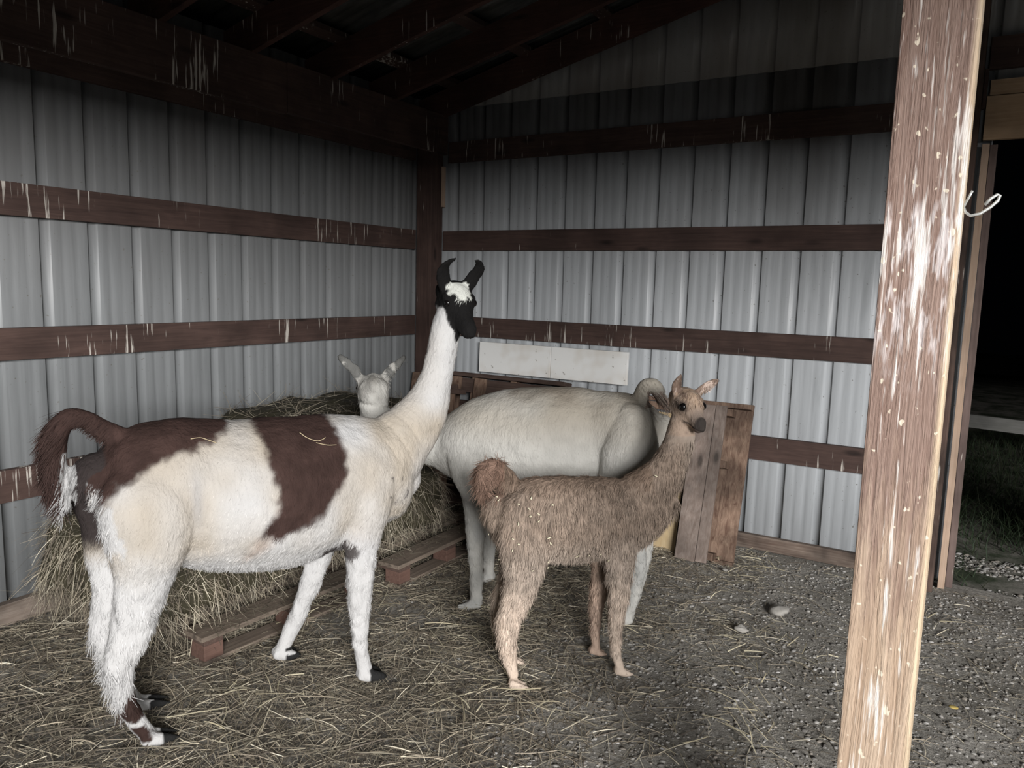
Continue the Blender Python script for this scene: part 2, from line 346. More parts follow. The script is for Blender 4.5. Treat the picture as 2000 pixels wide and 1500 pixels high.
# ------------------------------------------------------------------ animals
def catmull(pts, n):
    P = np.array(pts, float); k = len(P); P = np.vstack([2*P[0]-P[1], P, 2*P[-1]-P[-2]]); out = []
    for i in range(k-1):
        a, b, c, d_ = P[i:i+4]
        for t in np.linspace(0, 1, n, endpoint=False):
            out.append(.5*((2*b)+(-a+c)*t+(2*a-5*b+4*c-d_)*t*t+(-a+3*b-3*c+d_)*t**3))
    out.append(P[-2]); return np.array(out)
def tubeV(pts, side, n=20, sub=4, dent=None, cap=True):
    """pts rows: x,y,z,a(side radius),b(other radius); returns verts, quads/tris as quads"""
    C = catmull(pts, sub); side = np.array(side, float)
    C[:, 3:5] = np.maximum(C[:, 3:5], .003)
    if cap:
        t0 = C[0, :3]-C[1, :3]; t0 /= np.linalg.norm(t0); t1 = C[-1, :3]-C[-2, :3]; t1 /= np.linalg.norm(t1)
        def capring(c, t):
            r = min(c[3], c[4]); return [np.r_[c[:3]+t*r*math.sin(q), c[3:]*math.cos(q)] for q in (.45, .9, 1.3)]
        C = np.vstack([capring(C[0], t0)[::-1], C, capring(C[-1], t1)])
    m = len(C); V = []; th = np.arange(n)*2*math.pi/n
    for i in range(m):
        T = C[min(i+1, m-1), :3]-C[max(i-1, 0), :3]; T = T/np.linalg.norm(T)
        a = side-T*side.dot(T); a /= np.linalg.norm(a); b = np.cross(T, a)
        rb = np.full(n, 1.0)
        if dent: rb = np.where(np.sin(th)*dent[0] > 0, 1-dent[1]*np.abs(np.sin(th)), 1.0)
        V.append(C[i, :3]+np.cos(th)[:, None]*a*C[i, 3]+(np.sin(th)*rb)[:, None]*b*C[i, 4])
    V = np.concatenate(V); F = []
    for i in range(m-1):
        for k in range(n): F.append((i*n+k, i*n+(k+1) % n, (i+1)*n+(k+1) % n, (i+1)*n+k))
    for s0, sg in ((0, -1), ((m-1)*n, 1)):
        for k in range(1, n//2): 
            q_ = (s0+k, s0+k-1 if k > 1 else s0+0, s0+n-k if k > 1 else s0+n-1, s0+n-k-1)
            if len(set(q_)) == 4: F.append(q_)
    return V, F
class Beast:
    def __init__(s, name, c, ang_deg, **k):
        s.name = name; s.root = empty(name, (c[0], c[1], 0), math.radians(ang_deg), **k); s.V = []; s.F = []; s.n = 0; s.rmat = None
    # all coordinates are (forward s, right t, up z); object space is (s, -t, z)
    def add(s, V, F):
        V = np.array(V)*[1, -1, 1]; s.V.append(V); s.F += [tuple(i+s.n for i in f) for f in F]; s.n += len(V)
    def tube(s, pts, side=(0, 1, 0), **k): s.add(*tubeV(pts, side, **k))
    def ball(s, c, r, M3=None):
        V, F = tubeV([(-.999*r[0], 0, 0, .003, .003)]+[(-math.cos(q)*r[0], 0, 0, math.sin(q)*r[1], math.sin(q)*r[2]) for q in (.35, .8, 1.25, 1.57, 1.9, 2.35, 2.8)]+[(.999*r[0], 0, 0, .003, .003)], (0, 1, 0), sub=1, cap=False)
        if M3 is not None: V = V @ M3.T
        s.add(V+np.array(c), F)
    def head(s, c, yaw, pitch, k, ears, wide=1.0, mz=1.0):
        """yaw: degrees from +s towards +t ; pitch degrees down ; returns frame"""
        a, p = math.radians(yaw), math.radians(pitch)
        f = np.array([math.cos(a)*math.cos(p), math.sin(a)*math.cos(p), -math.sin(p)])
        r = np.array([-math.sin(a), math.cos(a), 0]); u = np.array([math.cos(a)*math.sin(p), math.sin(a)*math.sin(p), math.cos(p)])
        s.hf, s.hr, s.hu, s.hc, s.hk = f, r, u, np.array(c, float), k
        P = lambda x, y, z: np.array(c)+k*((x if x < .06 else .06+(x-.06)*mz)*f+y*r+z*u)
        rows = [(-.088, -.004, .052, .054), (-.06, .0, .066, .068), (-.03, .004, .074, .076), (.0, .004, .076, .078), (.045, -.004, .072, .072), (.085, -.016, .054, .057), (.125, -.026, .041, .046), (.16, -.033, .038, .042), (.185, -.038, .034, .036), (.203, -.044, .022, .022)]
        s.tube([(*P(x, 0, z), a_*k*wide, b_*k) for x, z, a_, b_ in rows], side=r, n=24)
        for sg in (-1, 1):
            s.tube([(*P(-.01, sg*.055, .035), .018*k, .018*k), (*P(.03, sg*.066, .032), .016*k, .016*k), (*P(.065, sg*.052, .018), .014*k, .014*k)], side=u, n=10)      # brow ridge
            s.tube([(*P(-.03, sg*.045, -.035), .032*k, .036*k), (*P(.05, sg*.038, -.045), .028*k, .030*k), (*P(.13, sg*.018, -.052), .018*k, .018*k)], side=u, n=12)   # jaw
            s.tube([(*P(.15, sg*.017, -.045), .022*k, .022*k), (*P(.188, sg*.014, -.048), .020*k, .021*k), (*P(.205, sg*.010, -.055), .010*k, .012*k)], side=u, n=10)  # split upper lip
            s.tube([(*P(.168, sg*.016, -.014), .012*k, .010*k), (*P(.195, sg*.018, -.022), .012*k, .010*k)], side=u, n=8)
        s.tube([(*P(.11, 0, -.062), .020*k, .014*k), (*P(.17, 0, -.072), .020*k, .013*k), (*P(.19, 0, -.070), .012*k, .009*k)], side=r, n=10)   # lower lip
        for E, sd, face in ears:
            fv = face[0]*f+face[1]*r+face[2]*u
            pts = [(*P(*e[:3]), e[3]*k, e[4]*k) for e in E]
            T = np.array(pts[-1][:3])-np.array(pts[0][:3]); sdv = np.cross(T, fv); sdv /= np.linalg.norm(sdv)
            s.tube(pts, side=sdv, n=20, dent=(1, .0))
        s.P = P
    def finish(s, voxel, coat_fn, lump, smooth_it=5):
        me = bpy.data.meshes.new('tmp'); me.from_pydata(np.concatenate(s.V).tolist(), [], s.F); me.update()
        bm = bmesh.new(); bm.from_mesh(me); bmesh.ops.recalc_face_normals(bm, faces=bm.faces); bm.to_mesh(me); bm.free()
        o = bpy.data.objects.new('tmp', me); COL.objects.link(o)
        r = o.modifiers.new('r', 'REMESH'); r.mode = 'VOXEL'; r.voxel_size = voxel
        sm = o.modifiers.new('s', 'SMOOTH'); sm.factor = .5; sm.iterations = smooth_it
        dg = bpy.context.evaluated_depsgraph_get(); dg.update()
        m2 = bpy.data.meshes.new_from_object(o.evaluated_get(dg)); m2.name = s.name+'_body'
        bpy.data.objects.remove(o); bpy.data.meshes.remove(me)
        n = len(m2.vertices); co = np.empty(n*3, np.float32); m2.vertices.foreach_get('co', co); co = co.reshape(-1, 3).astype(float)
        no = np.empty(n*3, np.float32); m2.vertices.foreach_get('normal', no); no = no.reshape(-1, 3).astype(float)
        L = co*[1, -1, 1]; co += no*lump(L)[:, None]
        m2.vertices.foreach_set('co', co.astype(np.float32).ravel()); m2.update()
        setcol(m2, coat_fn(L)); m2.polygons.foreach_set('use_smooth', np.ones(len(m2.polygons), bool))
        s.body = link('body', m2, M['coat'], s.root); s.coat_fn = coat_fn
        m2.calc_loop_triangles(); nt = len(m2.loop_triangles); ti = np.empty(nt*3, np.int32); m2.loop_triangles.foreach_get('vertices', ti); s.tri = ti.reshape(-1, 3)
        s.co = co; no = np.empty(n*3, np.float32); m2.vertices.foreach_get('normal', no); s.no = no.reshape(-1, 3).astype(float)
        return s.body
    def eyes(s, off, r):
        for sg in (-1, 1):
            c = s.P(off[0], sg*off[1], off[2])*[1, -1, 1]
            MB().sphere((0, 0, 0), r, seg=16).build('eye', M['eye'], s.root, smooth=True).location = c
    def fleece(s, N, len_fn, dir_fn, width, clump=.35, cs=.02, lift=.25, keep_fn=None, nseg=2, coljit=.12, name='fleece', tip=.3, clumpcol=.12):
        A, B, Cc = s.co[s.tri[:, 0]], s.co[s.tri[:, 1]], s.co[s.tri[:, 2]]
        ar = np.linalg.norm(np.cross(B-A, Cc-A), axis=1); ar /= ar.sum()
        k = rng.choice(len(ar), N, p=ar); u = rng.random((N, 2)); f = u.sum(1) > 1; u[f] = 1-u[f]
        P = A[k]+(B-A)[k]*u[:, :1]+(Cc-A)[k]*u[:, 1:]; Nn = unit(s.no[s.tri[k]].mean(1)); L = P*[1, -1, 1]
        ln = len_fn(L); ok = ln > .001
        if keep_fn is not None: ok &= keep_fn(L)
        P, Nn, L, ln = P[ok], Nn[ok], L[ok], ln[ok]; N = len(P)
        D = dir_fn(L)*[1, -1, 1]; nz = np.stack([vn(P, cs, 5), vn(P, cs, 6), vn(P, cs*1.3, 7)], 1)
        D = D+clump*nz+rng.normal(0, .12, (N, 3)); D = D-Nn*(D*Nn).sum(1, keepdims=True); D = unit(D)
        D = unit(D+Nn*(lift+rng.uniform(-.1, .15, (N, 1)))); S = unit(np.cross(D, Nn)+rng.normal(0, .25, (N, 3)))
        bend = np.stack([rng.normal(0, .12, N), rng.normal(0, .12, N), -.25+rng.normal(0, .1, N)], 1)*ln[:, None]-Nn*(lift*.6*ln)[:, None]
        ln = ln*rng.uniform(.65, 1.25, N); col = s.coat_fn(L)*(1+rng.uniform(-coljit, coljit, (N, 1))+clumpcol*nz[:, :1])
        V, F, Cl = ribbons(P-Nn*.002, D, ln, width*rng.uniform(.7, 1.3, N), S, bend, nseg, np.clip(col, 0, 1), tip)
        return link(name, npmesh(name, V, F, Cl), M['fur'], s.body)
def inpoly(p, poly):
    x, y = p[:, 0], p[:, 1]; inside = np.zeros(len(p), bool); n = len(poly); dist = np.full(len(p), 9.)
    for i in range(n):
        x1, y1 = poly[i]; x2, y2 = poly[(i+1) % n]
        c = ((y1 > y) != (y2 > y)) & (x < (x2-x1)*(y-y1)/(y2-y1+1e-12)+x1); inside ^= c
        ex, ey = x2-x1, y2-y1; t = np.clip(((x-x1)*ex+(y-y1)*ey)/(ex*ex+ey*ey+1e-12), 0, 1)
        dist = np.minimum(dist, np.hypot(x-x1-t*ex, y-y1-t*ey))
    return np.where(inside, dist, -dist)
def sstep(v, a, b): t = np.clip((v-a)/(b-a), 0, 1); return t*t*(3-2*t)
def mixc(C, col, f): return C*(1-f[:, None])+np.array(col)*f[:, None]
# ------------------------------------------------------------------ brown and white llama
BRN = np.array([.047, .028, .024]); WHT = np.array([.49, .485, .48]); CRM = np.array([.385, .335, .27]); BLK = np.array([.010, .0095, .0095])
RUMP = [(-.60, 1.092), (-.54, 1.25), (-.06, 1.25), (-.056, 1.13), (-.084, 1.107), (-.111, 1.073), (-.214, 1.035), (-.295, 1.03), (-.352, .997), (-.399, .972), (-.468, .938), (-.5, .891), (-.511, .864), (-.535, .913), (-.60, .96)]
BARREL = [(.03, 1.25), (.003, 1.133), (-.003, 1.049), (.014, .959), (.029, .86), (.037, .806), (-.015, .751), (-.038, .711), (.036, .69), (.126, .718), (.199, .754), (.246, .811), (.303, .88), (.322, .969), (.304, 1.064), (.262, 1.25)]
HL1 = [(-.475, .218), (-.418, .213), (-.405, .121), (-.448, .100), (-.50, .125), (-.50, .157)]
HL2 = [(-.465, .084), (-.42, .088), (-.395, .045), (-.438, .030)]
b = Beast('llama', (1.44, -2.95), 66, label='brown and white pinto llama with a black face standing side-on beside the hay', cat='llama')
b.tube([(-.50, 0, .93, .10, .10), (-.44, 0, .925, .165, .165), (-.33, 0, .905, .205, .225), (-.22, 0, .865, .212, .262), (-.08, 0, .82, .246, .285), (.10, 0, .80, .252, .298), (.24, 0, .812, .235, .287), (.37, 0, .828, .205, .262), (.49, 0, .832, .175, .232), (.575, 0, .80, .152, .192), (.632, 0, .79, .118, .150), (.665, 0, .79, .06, .08)], n=32)
b.tube([(.44, 0, .88, .14, .17), (.555, 0, .90, .15, .175), (.665, 0, .985, .108, .138), (.755, 0, 1.09, .082, .105), (.800, 0, 1.20, .064, .078), (.828, 0, 1.31, .058, .068), (.848, 0, 1.42, .060, .068), (.868, 0, 1.50, .058, .062)], n=24)
for sg, t in ((1, .14), (-1, -.12)):      # haunch and thigh
    dx = 0 if sg > 0 else -.05
    b.tube([(-.34+dx, sg*.085, .97, .085, .12), (-.37+dx, sg*.14, .85, .10, .160), (-.38+dx, sg*.152, .73, .090, .137), (-.40+dx, sg*.14, .61, .068, .098), (-.425+dx*.6, t, .49, .053, .075), (-.455+dx*.5, t, .385, .045, .062), (-.482+dx*.3, t, .31, .038, .048), (-.478, t, .22, .031, .036), (-.455, t, .13, .029, .031), (-.425, t, .065, .030, .031), (-.40, t, .035, .028, .026)], n=20)
for (s0, t, d0) in ((-.385, .155, 0), (-.37, -.10, 0)):
    for e in (-.018, .018): b.tube([(s0-.035, t+e, .035, .017, .024), (s0+.005, t+e*1.2, .026, .019, .022), (s0+.05, t+e*1.3, .018, .015, .016), (s0+.075, t+e*1.2, .012, .008, .009)], n=12)
# shoulders and forelegs
b.tube([(.42, .11, .88, .085, .14), (.41, .135, .74, .08, .115), (.395, .145, .62, .062, .082), (.392, .145, .50, .052, .062), (.388, .143, .38, .045, .052), (.385, .143, .30, .040, .045), (.385, .143, .20, .032, .035), (.395, .143, .11, .028, .031), (.408, .143, .05, .029, .031)], n=20)
b.tube([(.40, -.10, .84, .08, .12), (.375, -.125, .68, .07, .095), (.355, -.14, .56, .055, .065), (.335, -.16, .45, .045, .053), (.30, -.18, .33, .042, .047), (.262, -.195, .22, .034, .037), (.222, -.205, .13, .032, .038), (.19, -.212, .06, .031, .033)], n=20)
for (s0, t) in ((.42, .145), (.185, -.214)):
    for e in (-.02, .02): b.tube([(s0-.03, t+e*.7, .035, .018, .026), (s0+.01, t+e*1.2, .026, .021, .024), (s0+.05, t+e*1.5, .017, .016, .017), (s0+.068, t+e*1.5, .012, .008, .009)], n=12)
# tail: lifted, arching back and hanging
b.tube([(-.42, 0, 1.055, .035, .040), (-.485, -.005, 1.095, .032, .036), (-.545, -.01, 1.140, .028, .032), (-.598, -.015, 1.135, .030, .036), (-.628, -.02, 1.07, .030, .038), (-.635, -.02, .98, .030, .040), (-.622, -.02, .90, .025, .034), (-.605, -.02, .84, .012, .016)], n=14)
b.tube([(.28, .04, .585, .05, .045), (.36, .06, .60, .06, .05)], n=12)    # armpit fold
E1 = lambda sg: [(-.025, sg*.050, .050, .034, .022), (-.030, sg*.070, .090, .036, .015), (-.030, sg*.084, .130, .034, .012), (-.026, sg*.084, .163, .028, .011), (-.018, sg*.070, .190, .020, .009), (-.012, sg*.050, .205, .012, .006)]
b.head((.895, -.005, 1.552), 93, 31, .97, [(E1(-1), None, (1, .2, 0)), (E1(1), None, (1, -.2, 0))], wide=1.04)
def headc(b, L): d_ = (L-b.hc)/b.hk; return d_ @ b.hf, d_ @ b.hr, d_ @ b.hu
def coat1(L, b=b):
    s, t, z = L.T; w = np.stack([s+.012*vn(L, .035, 1)+.006*vn(L, .012, 2), z+.012*vn(L, .035, 3)+.006*vn(L, .012, 4)], 1)
    C = np.tile(WHT, (len(L), 1)); n1 = vn(L, .22, 8)
    cr = sstep(z+.03*vn(L, .08, 7), .57, .70)*(1-sstep(z, 1.35, 1.5))*(.52+.75*n1+.35*vn(L, .09, 18))*(1-.45*sstep(z, 1.08, 1.2)); C = mixc(C, CRM, np.clip(cr, 0, 1)*.92); hl0 = np.exp(-(((s+.235)/.022)**2+((z-.86)/.10)**2))*(t > 0); C = mixc(C, (.30, .30, .31), hl0*.6)  # last mix paints a grey shade line into the hollow before the thigh
    C *= (1+.05*vn(L, .05, 9))[:, None]
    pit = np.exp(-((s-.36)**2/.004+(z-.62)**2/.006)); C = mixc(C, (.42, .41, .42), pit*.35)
    f = np.maximum(sstep(inpoly(w, RUMP), -.012, .014), sstep(inpoly(w, BARREL), -.016, .018))
    br = BRN[None, :]*(1+.25*vn(L, .06, 11)+.15*vn(L, .02, 12))[:, None]; br = np.clip(br, .01, 1)
    C = C*(1-f[:, None])+br*f[:, None]
    warm = sstep(inpoly(w, [(-.04, .70), (.02, .72), (.03, .80), (.0, .66), (-.06, .62)]), -.03, .02); C = mixc(C, (.33, .24, .19), warm*.5*(1-f))
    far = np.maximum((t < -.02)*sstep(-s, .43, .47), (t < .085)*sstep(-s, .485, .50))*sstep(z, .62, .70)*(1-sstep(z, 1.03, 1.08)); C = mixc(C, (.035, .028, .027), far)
    C = mixc(C, WHT*.95, sstep(inpoly(w, [(-.545, .93), (-.520, .925), (-.455, .70), (-.53, .74)]), -.006, .008)*(t > .05))
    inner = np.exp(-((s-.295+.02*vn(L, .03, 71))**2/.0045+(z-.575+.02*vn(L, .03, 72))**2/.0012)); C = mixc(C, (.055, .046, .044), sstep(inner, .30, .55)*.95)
    hl = (t > .03)*np.maximum(sstep(inpoly(w, HL1), -.003, .004), sstep(inpoly(w, HL2), -.003, .004)); C = mixc(C, BRN*.8, hl)
    tl = sstep(-s-.55*0, .52, .545)*sstep(z, .80, .82)*(t > -.2)*(np.abs(t) < .09); tail = ((s < -.455) & (z > 1.045)) | (s < -.578)
    C = np.where(tail[:, None], BRN*.85*(1+.2*vn(L, .03, 13))[:, None], C)
    st = tail & (z < 1.03) & (s > -.615); C = np.where(st[:, None] & (t > -.03)[:, None], WHT*.8, C)
    toe = (z < .058)*(np.maximum((s > .415)*(s < .6)*(z < .058), 0)+((s > -.365)*(s < -.2)*(z < .042))+(s > .185)*(s < .3)*(t < 0)*((z < .03)+(z > .044))); C = mixc(C, (.02, .02, .02), np.clip(toe, 0, 1)*1.0)
    spot = (vn(L, .016, 21) > .72)*sstep(s, .80, .86)*sstep(z, 1.02, 1.1)*(z < 1.42); C = mixc(C, (.14, .12, .12), spot*.7)
    sp2 = (vn(L, .014, 22) > .62)*(np.hypot(s-.56, z-.80) < .07); C = mixc(C, (.08, .07, .07), sp2*.8)
    # head
    f_, r_, u_ = headc(b, L); near = (np.sqrt(f_**2+r_**2+(u_-.06)**2) < .27)
    blk = near*sstep(f_*.85+u_-1.2*np.maximum(r_-.015, 0)*sstep(-u_, -.02, .02)+.018*vn(L, .03, 31), -.016, -.004); blk = np.maximum(blk, near*np.maximum(sstep(u_, .0, .015), sstep(z, 1.515, 1.53))); C = mixc(C, BLK, blk)
    brow = near*(sstep(u_+.012*vn(L, .014, 33), .052, .060)*(1-sstep(u_+.5*np.maximum(np.abs(r_)-.035, 0), .083, .088))*(np.abs(r_-.004) < .058+.012*vn(L, .02, 34))*(f_ > -.02)*(f_ < .10)); C = mixc(C, (.66, .67, .62), np.clip(brow, 0, 1))
    
    return C
def lump1(L):
    s, t, z = L.T; leg = 1-sstep(z, .45, .62)
    fold = -.007*sstep(np.sin((s*.8+z*.55)*95+2*vn(L, .12, 41)), .72, 1)*np.exp(-((s-.60)**2/.008+(z-1.0)**2/.012))
    return .004*vn(L, .07, 40)+.0016*vn(L, .025, 42)+leg*(.0065*vn(L*[1, 1, .6], .022, 43))*sstep(z, .08, .16)+fold
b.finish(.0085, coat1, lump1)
b.eyes((.052, .064, .020), .0185*.9)
def len1(L, b=b):
    s, t, z = L.T; l = .013+.010*(1-sstep(z, .60, .78)); leg = (z < .60)
    l = np.where(leg & (s < -.2), .024, l); l = np.where(leg & (s > 0), .017, l)
    l = np.where((z < .33) & (s < -.46) & (z > .17), .055, l); l = np.where((s < -.50) & (z > .66) & (z < .95) & (t > .05), .035, l); l = np.where((z < .17), .006, l); l = np.where((z < .15) & (s < -.45), .006, l)
    f_, r_, u_ = headc(b, L); rr = np.sqrt(f_**2+r_**2+u_**2); hd = (rr < .30) & (z > 1.38); l = np.where(hd, .007, l)
    l = np.where(hd & (u_ > .045) & (np.abs(r_) < .05) & (f_ > -.03), .020, l); l = np.where(hd & (u_ > .09), .007, l)
    l = np.where(hd & (f_ > .02) & (np.abs(np.abs(r_)-.06) < .025) & (np.abs(u_-.02) < .022), 0, l)
    tail = ((s < -.47) & (z > 1.06)) | (s < -.578); l = np.where(tail, np.where(s < -.60, .060, .025), l)
    l = np.where((z < .035) & (np.abs(t) < .25), .0, l); return l
def dir1(L):
    s, t, z = L.T; D = np.stack([np.full(len(L), -.55), 0*s, np.full(len(L), -1.)], 1)
    top = sstep(z, 1.0, 1.1)*(s < .6); D[:, 0] -= top*1.0
    belly = (z < .66)*(np.abs(s) < .3); D[:, 0] -= belly*.8
    neck = sstep(s, .62, .75)*(z > .95); D[:, 0] -= neck*.2; D[:, 0] *= np.where(z < .6, .3, 1); lg = z < .58; D[lg] += .9*np.stack([vn(L[lg], .018, 51), vn(L[lg], .018, 52), vn(L[lg], .018, 53)], 1); return D
b.fleece(95000, len1, dir1, .0026, clump=.5, cs=.016, lift=.24, coljit=.16, clumpcol=.16)
llama = b
# ------------------------------------------------------------------ pale llama behind, seen from the flank, head turned to the hay
b = Beast('llama', (2.0, -1.5), 195, label='cream white llama behind the others, head turned away into the hay', cat='llama')
CW = np.array([.37, .335, .28]); CW2 = np.array([.45, .44, .41]); CG = np.array([.25, .21, .165])
b.tube([(-.50, 0, .93, .09, .10), (-.44, 0, .925, .15, .165), (-.34, 0, .905, .185, .225), (-.22, 0, .865, .170, .268), (-.10, 0, .845, .205, .288), (.06, 0, .835, .245, .288), (.20, 0, .825, .245, .282), (.33, 0, .815, .225, .262), (.45, 0, .795, .205, .228), (.56, 0, .775, .165, .175), (.645, -.01, .765, .115, .115), (.685, -.01, .765, .075, .075)], n=32)
for sg in (-1, 1):
    b.tube([(-.37, sg*.09, 1.00, .085, .10), (-.38, sg*.135, .90, .098, .135), (-.38, sg*.155, .78, .098, .135), (-.365, sg*.155, .66, .08, .125), (-.375, sg*.14, .52, .052, .075), (-.42, sg*.14, .40, .042, .055), (-.445, sg*.14, .33, .038, .045), (-.44, sg*.14, .22, .030, .034), (-.42, sg*.14, .10, .028, .030), (-.40, sg*.14, .05, .028, .03)], n=20)
    for e in (-.018, .018): b.tube([(-.42, sg*.14+e, .035, .018, .024), (-.37, sg*.14+e*1.2, .024, .019, .02), (-.32, sg*.14+e*1.2, .014, .010, .012)], n=12)
b.tube([(.42, -.11, .86, .09, .14), (.41, -.15, .72, .08, .12), (.38, -.175, .60, .062, .075), (.365, -.19, .49, .050, .055), (.36, -.20, .38, .043, .048), (.355, -.21, .28, .036, .040), (.345, -.215, .16, .030, .033), (.345, -.221, .06, .031, .034)], n=20)
b.tube([(.42, .11, .86, .09, .14), (.41, .14, .72, .08, .11), (.40, .15, .60, .062, .075), (.40, .15, .45, .045, .052), (.40, .15, .28, .036, .040), (.40, .15, .10, .030, .033), (.40, .15, .045, .03, .032)], n=20)
for (s0, t) in ((.36, -.221), (.41, .15)):
    for e in (-.02, .02): b.tube([(s0-.03, t+e*.7, .035, .018, .026), (s0+.01, t+e*1.2, .026, .021, .024), (s0+.06, t+e*1.5, .014, .013, .014)], n=12)
# neck: forward, dipping toward the hay, then up to the head
b.tube([(.52, 0, .80, .13, .16), (.66, -.04, .80, .105, .13), (.78, -.13, .835, .088, .10), (.85, -.22, .895, .080, .084), (.872, -.272, .965, .074, .076), (.880, -.29, 1.035, .072, .070), (.895, -.27, 1.08, .066, .06)], n=24)
b.tube([(-.40, 0, 1.055, .04, .045), (-.405, 0, 1.12, .034, .036), (-.425, 0, 1.158, .033, .034), (-.465, 0, 1.160, .032, .036), (-.49, 0, 1.125, .026, .032), (-.50, 0, 1.08, .014, .018)], n=14)
E2 = lambda sg: [(-.02, sg*.055, .045, .026, .022), (-.025, sg*.085, .085, .030, .014), (-.025, sg*.118, .120, .027, .010), (-.02, sg*.148, .150, .020, .009), (-.015, sg*.165, .172, .010, .006)]
b.head((.905, -.245, 1.088), 60, 18, .98, [(E2(-1), None, (-.6, -.4, .4)), (E2(1), None, (-.6, .4, .4))], wide=.98)
b.ball(b.P(-.045, 0, -.02), (.075, .082, .085))
def coat2(L, b=b):
    s, t, z = L.T; C = np.tile(CW2, (len(L), 1)); g_ = sstep(z, .80, 1.05)*np.clip(.75+.5*vn(L, .16, 1), 0, 1)*(s < .6); C = mixc(C, CW, g_)
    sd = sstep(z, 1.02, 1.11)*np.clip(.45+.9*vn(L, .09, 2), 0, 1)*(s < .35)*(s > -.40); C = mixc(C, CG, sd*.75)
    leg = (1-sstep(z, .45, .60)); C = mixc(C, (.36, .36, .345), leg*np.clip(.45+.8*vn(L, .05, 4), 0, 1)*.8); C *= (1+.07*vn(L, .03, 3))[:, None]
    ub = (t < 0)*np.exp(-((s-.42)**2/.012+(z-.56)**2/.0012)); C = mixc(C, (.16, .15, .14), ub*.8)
    tl = (s < -.435) & (z > 1.06) & (z < 1.135); C = np.where(tl[:, None], np.array([.20, .155, .13])*(1+.4*vn(L, .012, 6))[:, None], C)
    f_, r_, u_ = headc(b, L); hd = (np.sqrt(f_**2+r_**2+(u_-.05)**2) < .26)*(z > 1.03); C = mixc(C, (.27, .26, .24), hd*np.clip(.6+.8*vn(L, .04, 5), 0, 1)*.95)
    inn = hd*(u_ > .052)*(np.abs(r_) > .062)*.8; C = mixc(C, (.20, .19, .17), hd*np.exp(-((r_/.03)**2+((u_-.03)/.035)**2))*(f_ < 0)*.8); C = mixc(C, (.10, .10, .095), np.clip(inn*1.25, 0, 1)*(vn(L, .03, 8) > -.6)*.9); return C
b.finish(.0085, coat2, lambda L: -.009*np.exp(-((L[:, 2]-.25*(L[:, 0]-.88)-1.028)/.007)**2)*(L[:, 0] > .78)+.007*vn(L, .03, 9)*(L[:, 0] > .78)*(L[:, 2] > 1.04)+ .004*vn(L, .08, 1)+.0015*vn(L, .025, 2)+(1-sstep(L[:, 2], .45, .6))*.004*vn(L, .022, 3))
b.eyes((.052, .066, .020), .0185)
def len2(L, b=b):
    s, t, z = L.T; l = .012+.006*(1-sstep(z, .5, .7)); l = np.where(z < .12, .006, l); l = np.where(z < .03, 0, l)
    tail = (s < -.40) & (z > 1.09); l = np.where(tail, .02, l); f_, r_, u_ = headc(b, L); l = np.where((np.sqrt(f_**2+r_**2+u_**2) < .13) & (z > 1.045) & (f_ < .06), .026, l); l = np.where((s < -.44) & (z > 1.06) & (z < 1.14), .075, l); return l
b.fleece(52000, len2, lambda L: np.stack([np.full(len(L), -.6)-.8*sstep(L[:, 2], 1.0, 1.1), 0*L[:, 0], np.full(len(L), -1.)], 1), .003, clump=.4, cs=.018, lift=.2, clumpcol=.05)
# ------------------------------------------------------------------ cria
b = Beast('llama_cria', (2.36, -2.10), 45, label='young tan shaggy llama cria standing in front, bits of straw in its coat', cat='llama')
b.tube([(-.285, 0, .715, .065, .07), (-.25, 0, .70, .105, .125), (-.17, 0, .685, .13, .160), (-.06, 0, .675, .14, .172), (.06, 0, .67, .142, .172), (.18, 0, .665, .135, .168), (.29, 0, .675, .118, .150), (.38, 0, .70, .090, .115), (.44, 0, .72, .06, .08)], n=28)
b.tube([(.28, 0, .73, .09, .11), (.375, 0, .78, .082, .105), (.440, 0, .85, .070, .088), (.478, 0, .93, .062, .072), (.500, 0, 1.01, .056, .063), (.512, 0, 1.08, .052, .056)], n=20)
for sg, t, dx in ((1, .095, 0), (-1, -.075, .02)):
    b.tube([(-.19+dx, sg*.06, .75, .055, .09), (-.20+dx, sg*.08, .64, .066, .105), (-.197+dx, t, .54, .060, .092), (-.205+dx, t, .45, .052, .074), (-.232+dx, t, .36, .043, .058), (-.254+dx*.8, t, .30, .038, .050), (-.262+dx, t, .22, .031, .040), (-.250+dx, t, .13, .025, .030), (-.24+dx, t, .08, .020, .023), (-.23+dx, t, .05, .019, .021)], n=16)
    b.tube([(.22, sg*.05, .72, .055, .09), (.215, sg*.07, .60, .055, .082), (.214, sg*.082, .50, .048, .066), (.216-(.012 if sg < 0 else 0), t*.95, .40, .040, .050), (.212-(.022 if sg < 0 else 0), t*1.0, .30, .032, .038), (.208-(.026 if sg < 0 else 0), t, .20, .024, .028), (.214-(.030 if sg < 0 else 0), t*1.05, .10, .018, .020), (.228-(.036 if sg < 0 else 0), t*1.1, .045, .018, .020)], n=16)
for (s0, t) in ((-.225, .125), (-.185, -.068), (.236, .100), (.192, -.088)):
    for e in (-.011, .011): b.tube([(s0-.02, t+e*.7, .030, .012, .018), (s0+.008, t+e*1.1, .020, .013, .016), (s0+.035, t+e*1.4, .012, .009, .010), (s0+.048, t+e*1.4, .009, .005, .006)], n=10)
b.tube([(-.23, 0, .82, .030, .034), (-.275, 0, .872, .032, .034), (-.315, 0, .895, .034, .036), (-.350, 0, .875, .036, .036), (-.358, 0, .825, .028, .030), (-.345, 0, .79, .015, .015)], n=14)
EL = [(-.034, .052, .045, .024, .018), (-.040, .062, .075, .034, .013), (-.042, .064, .105, .034, .011), (-.042, .058, .135, .026, .009), (-.042, .050, .155, .012, .006)]
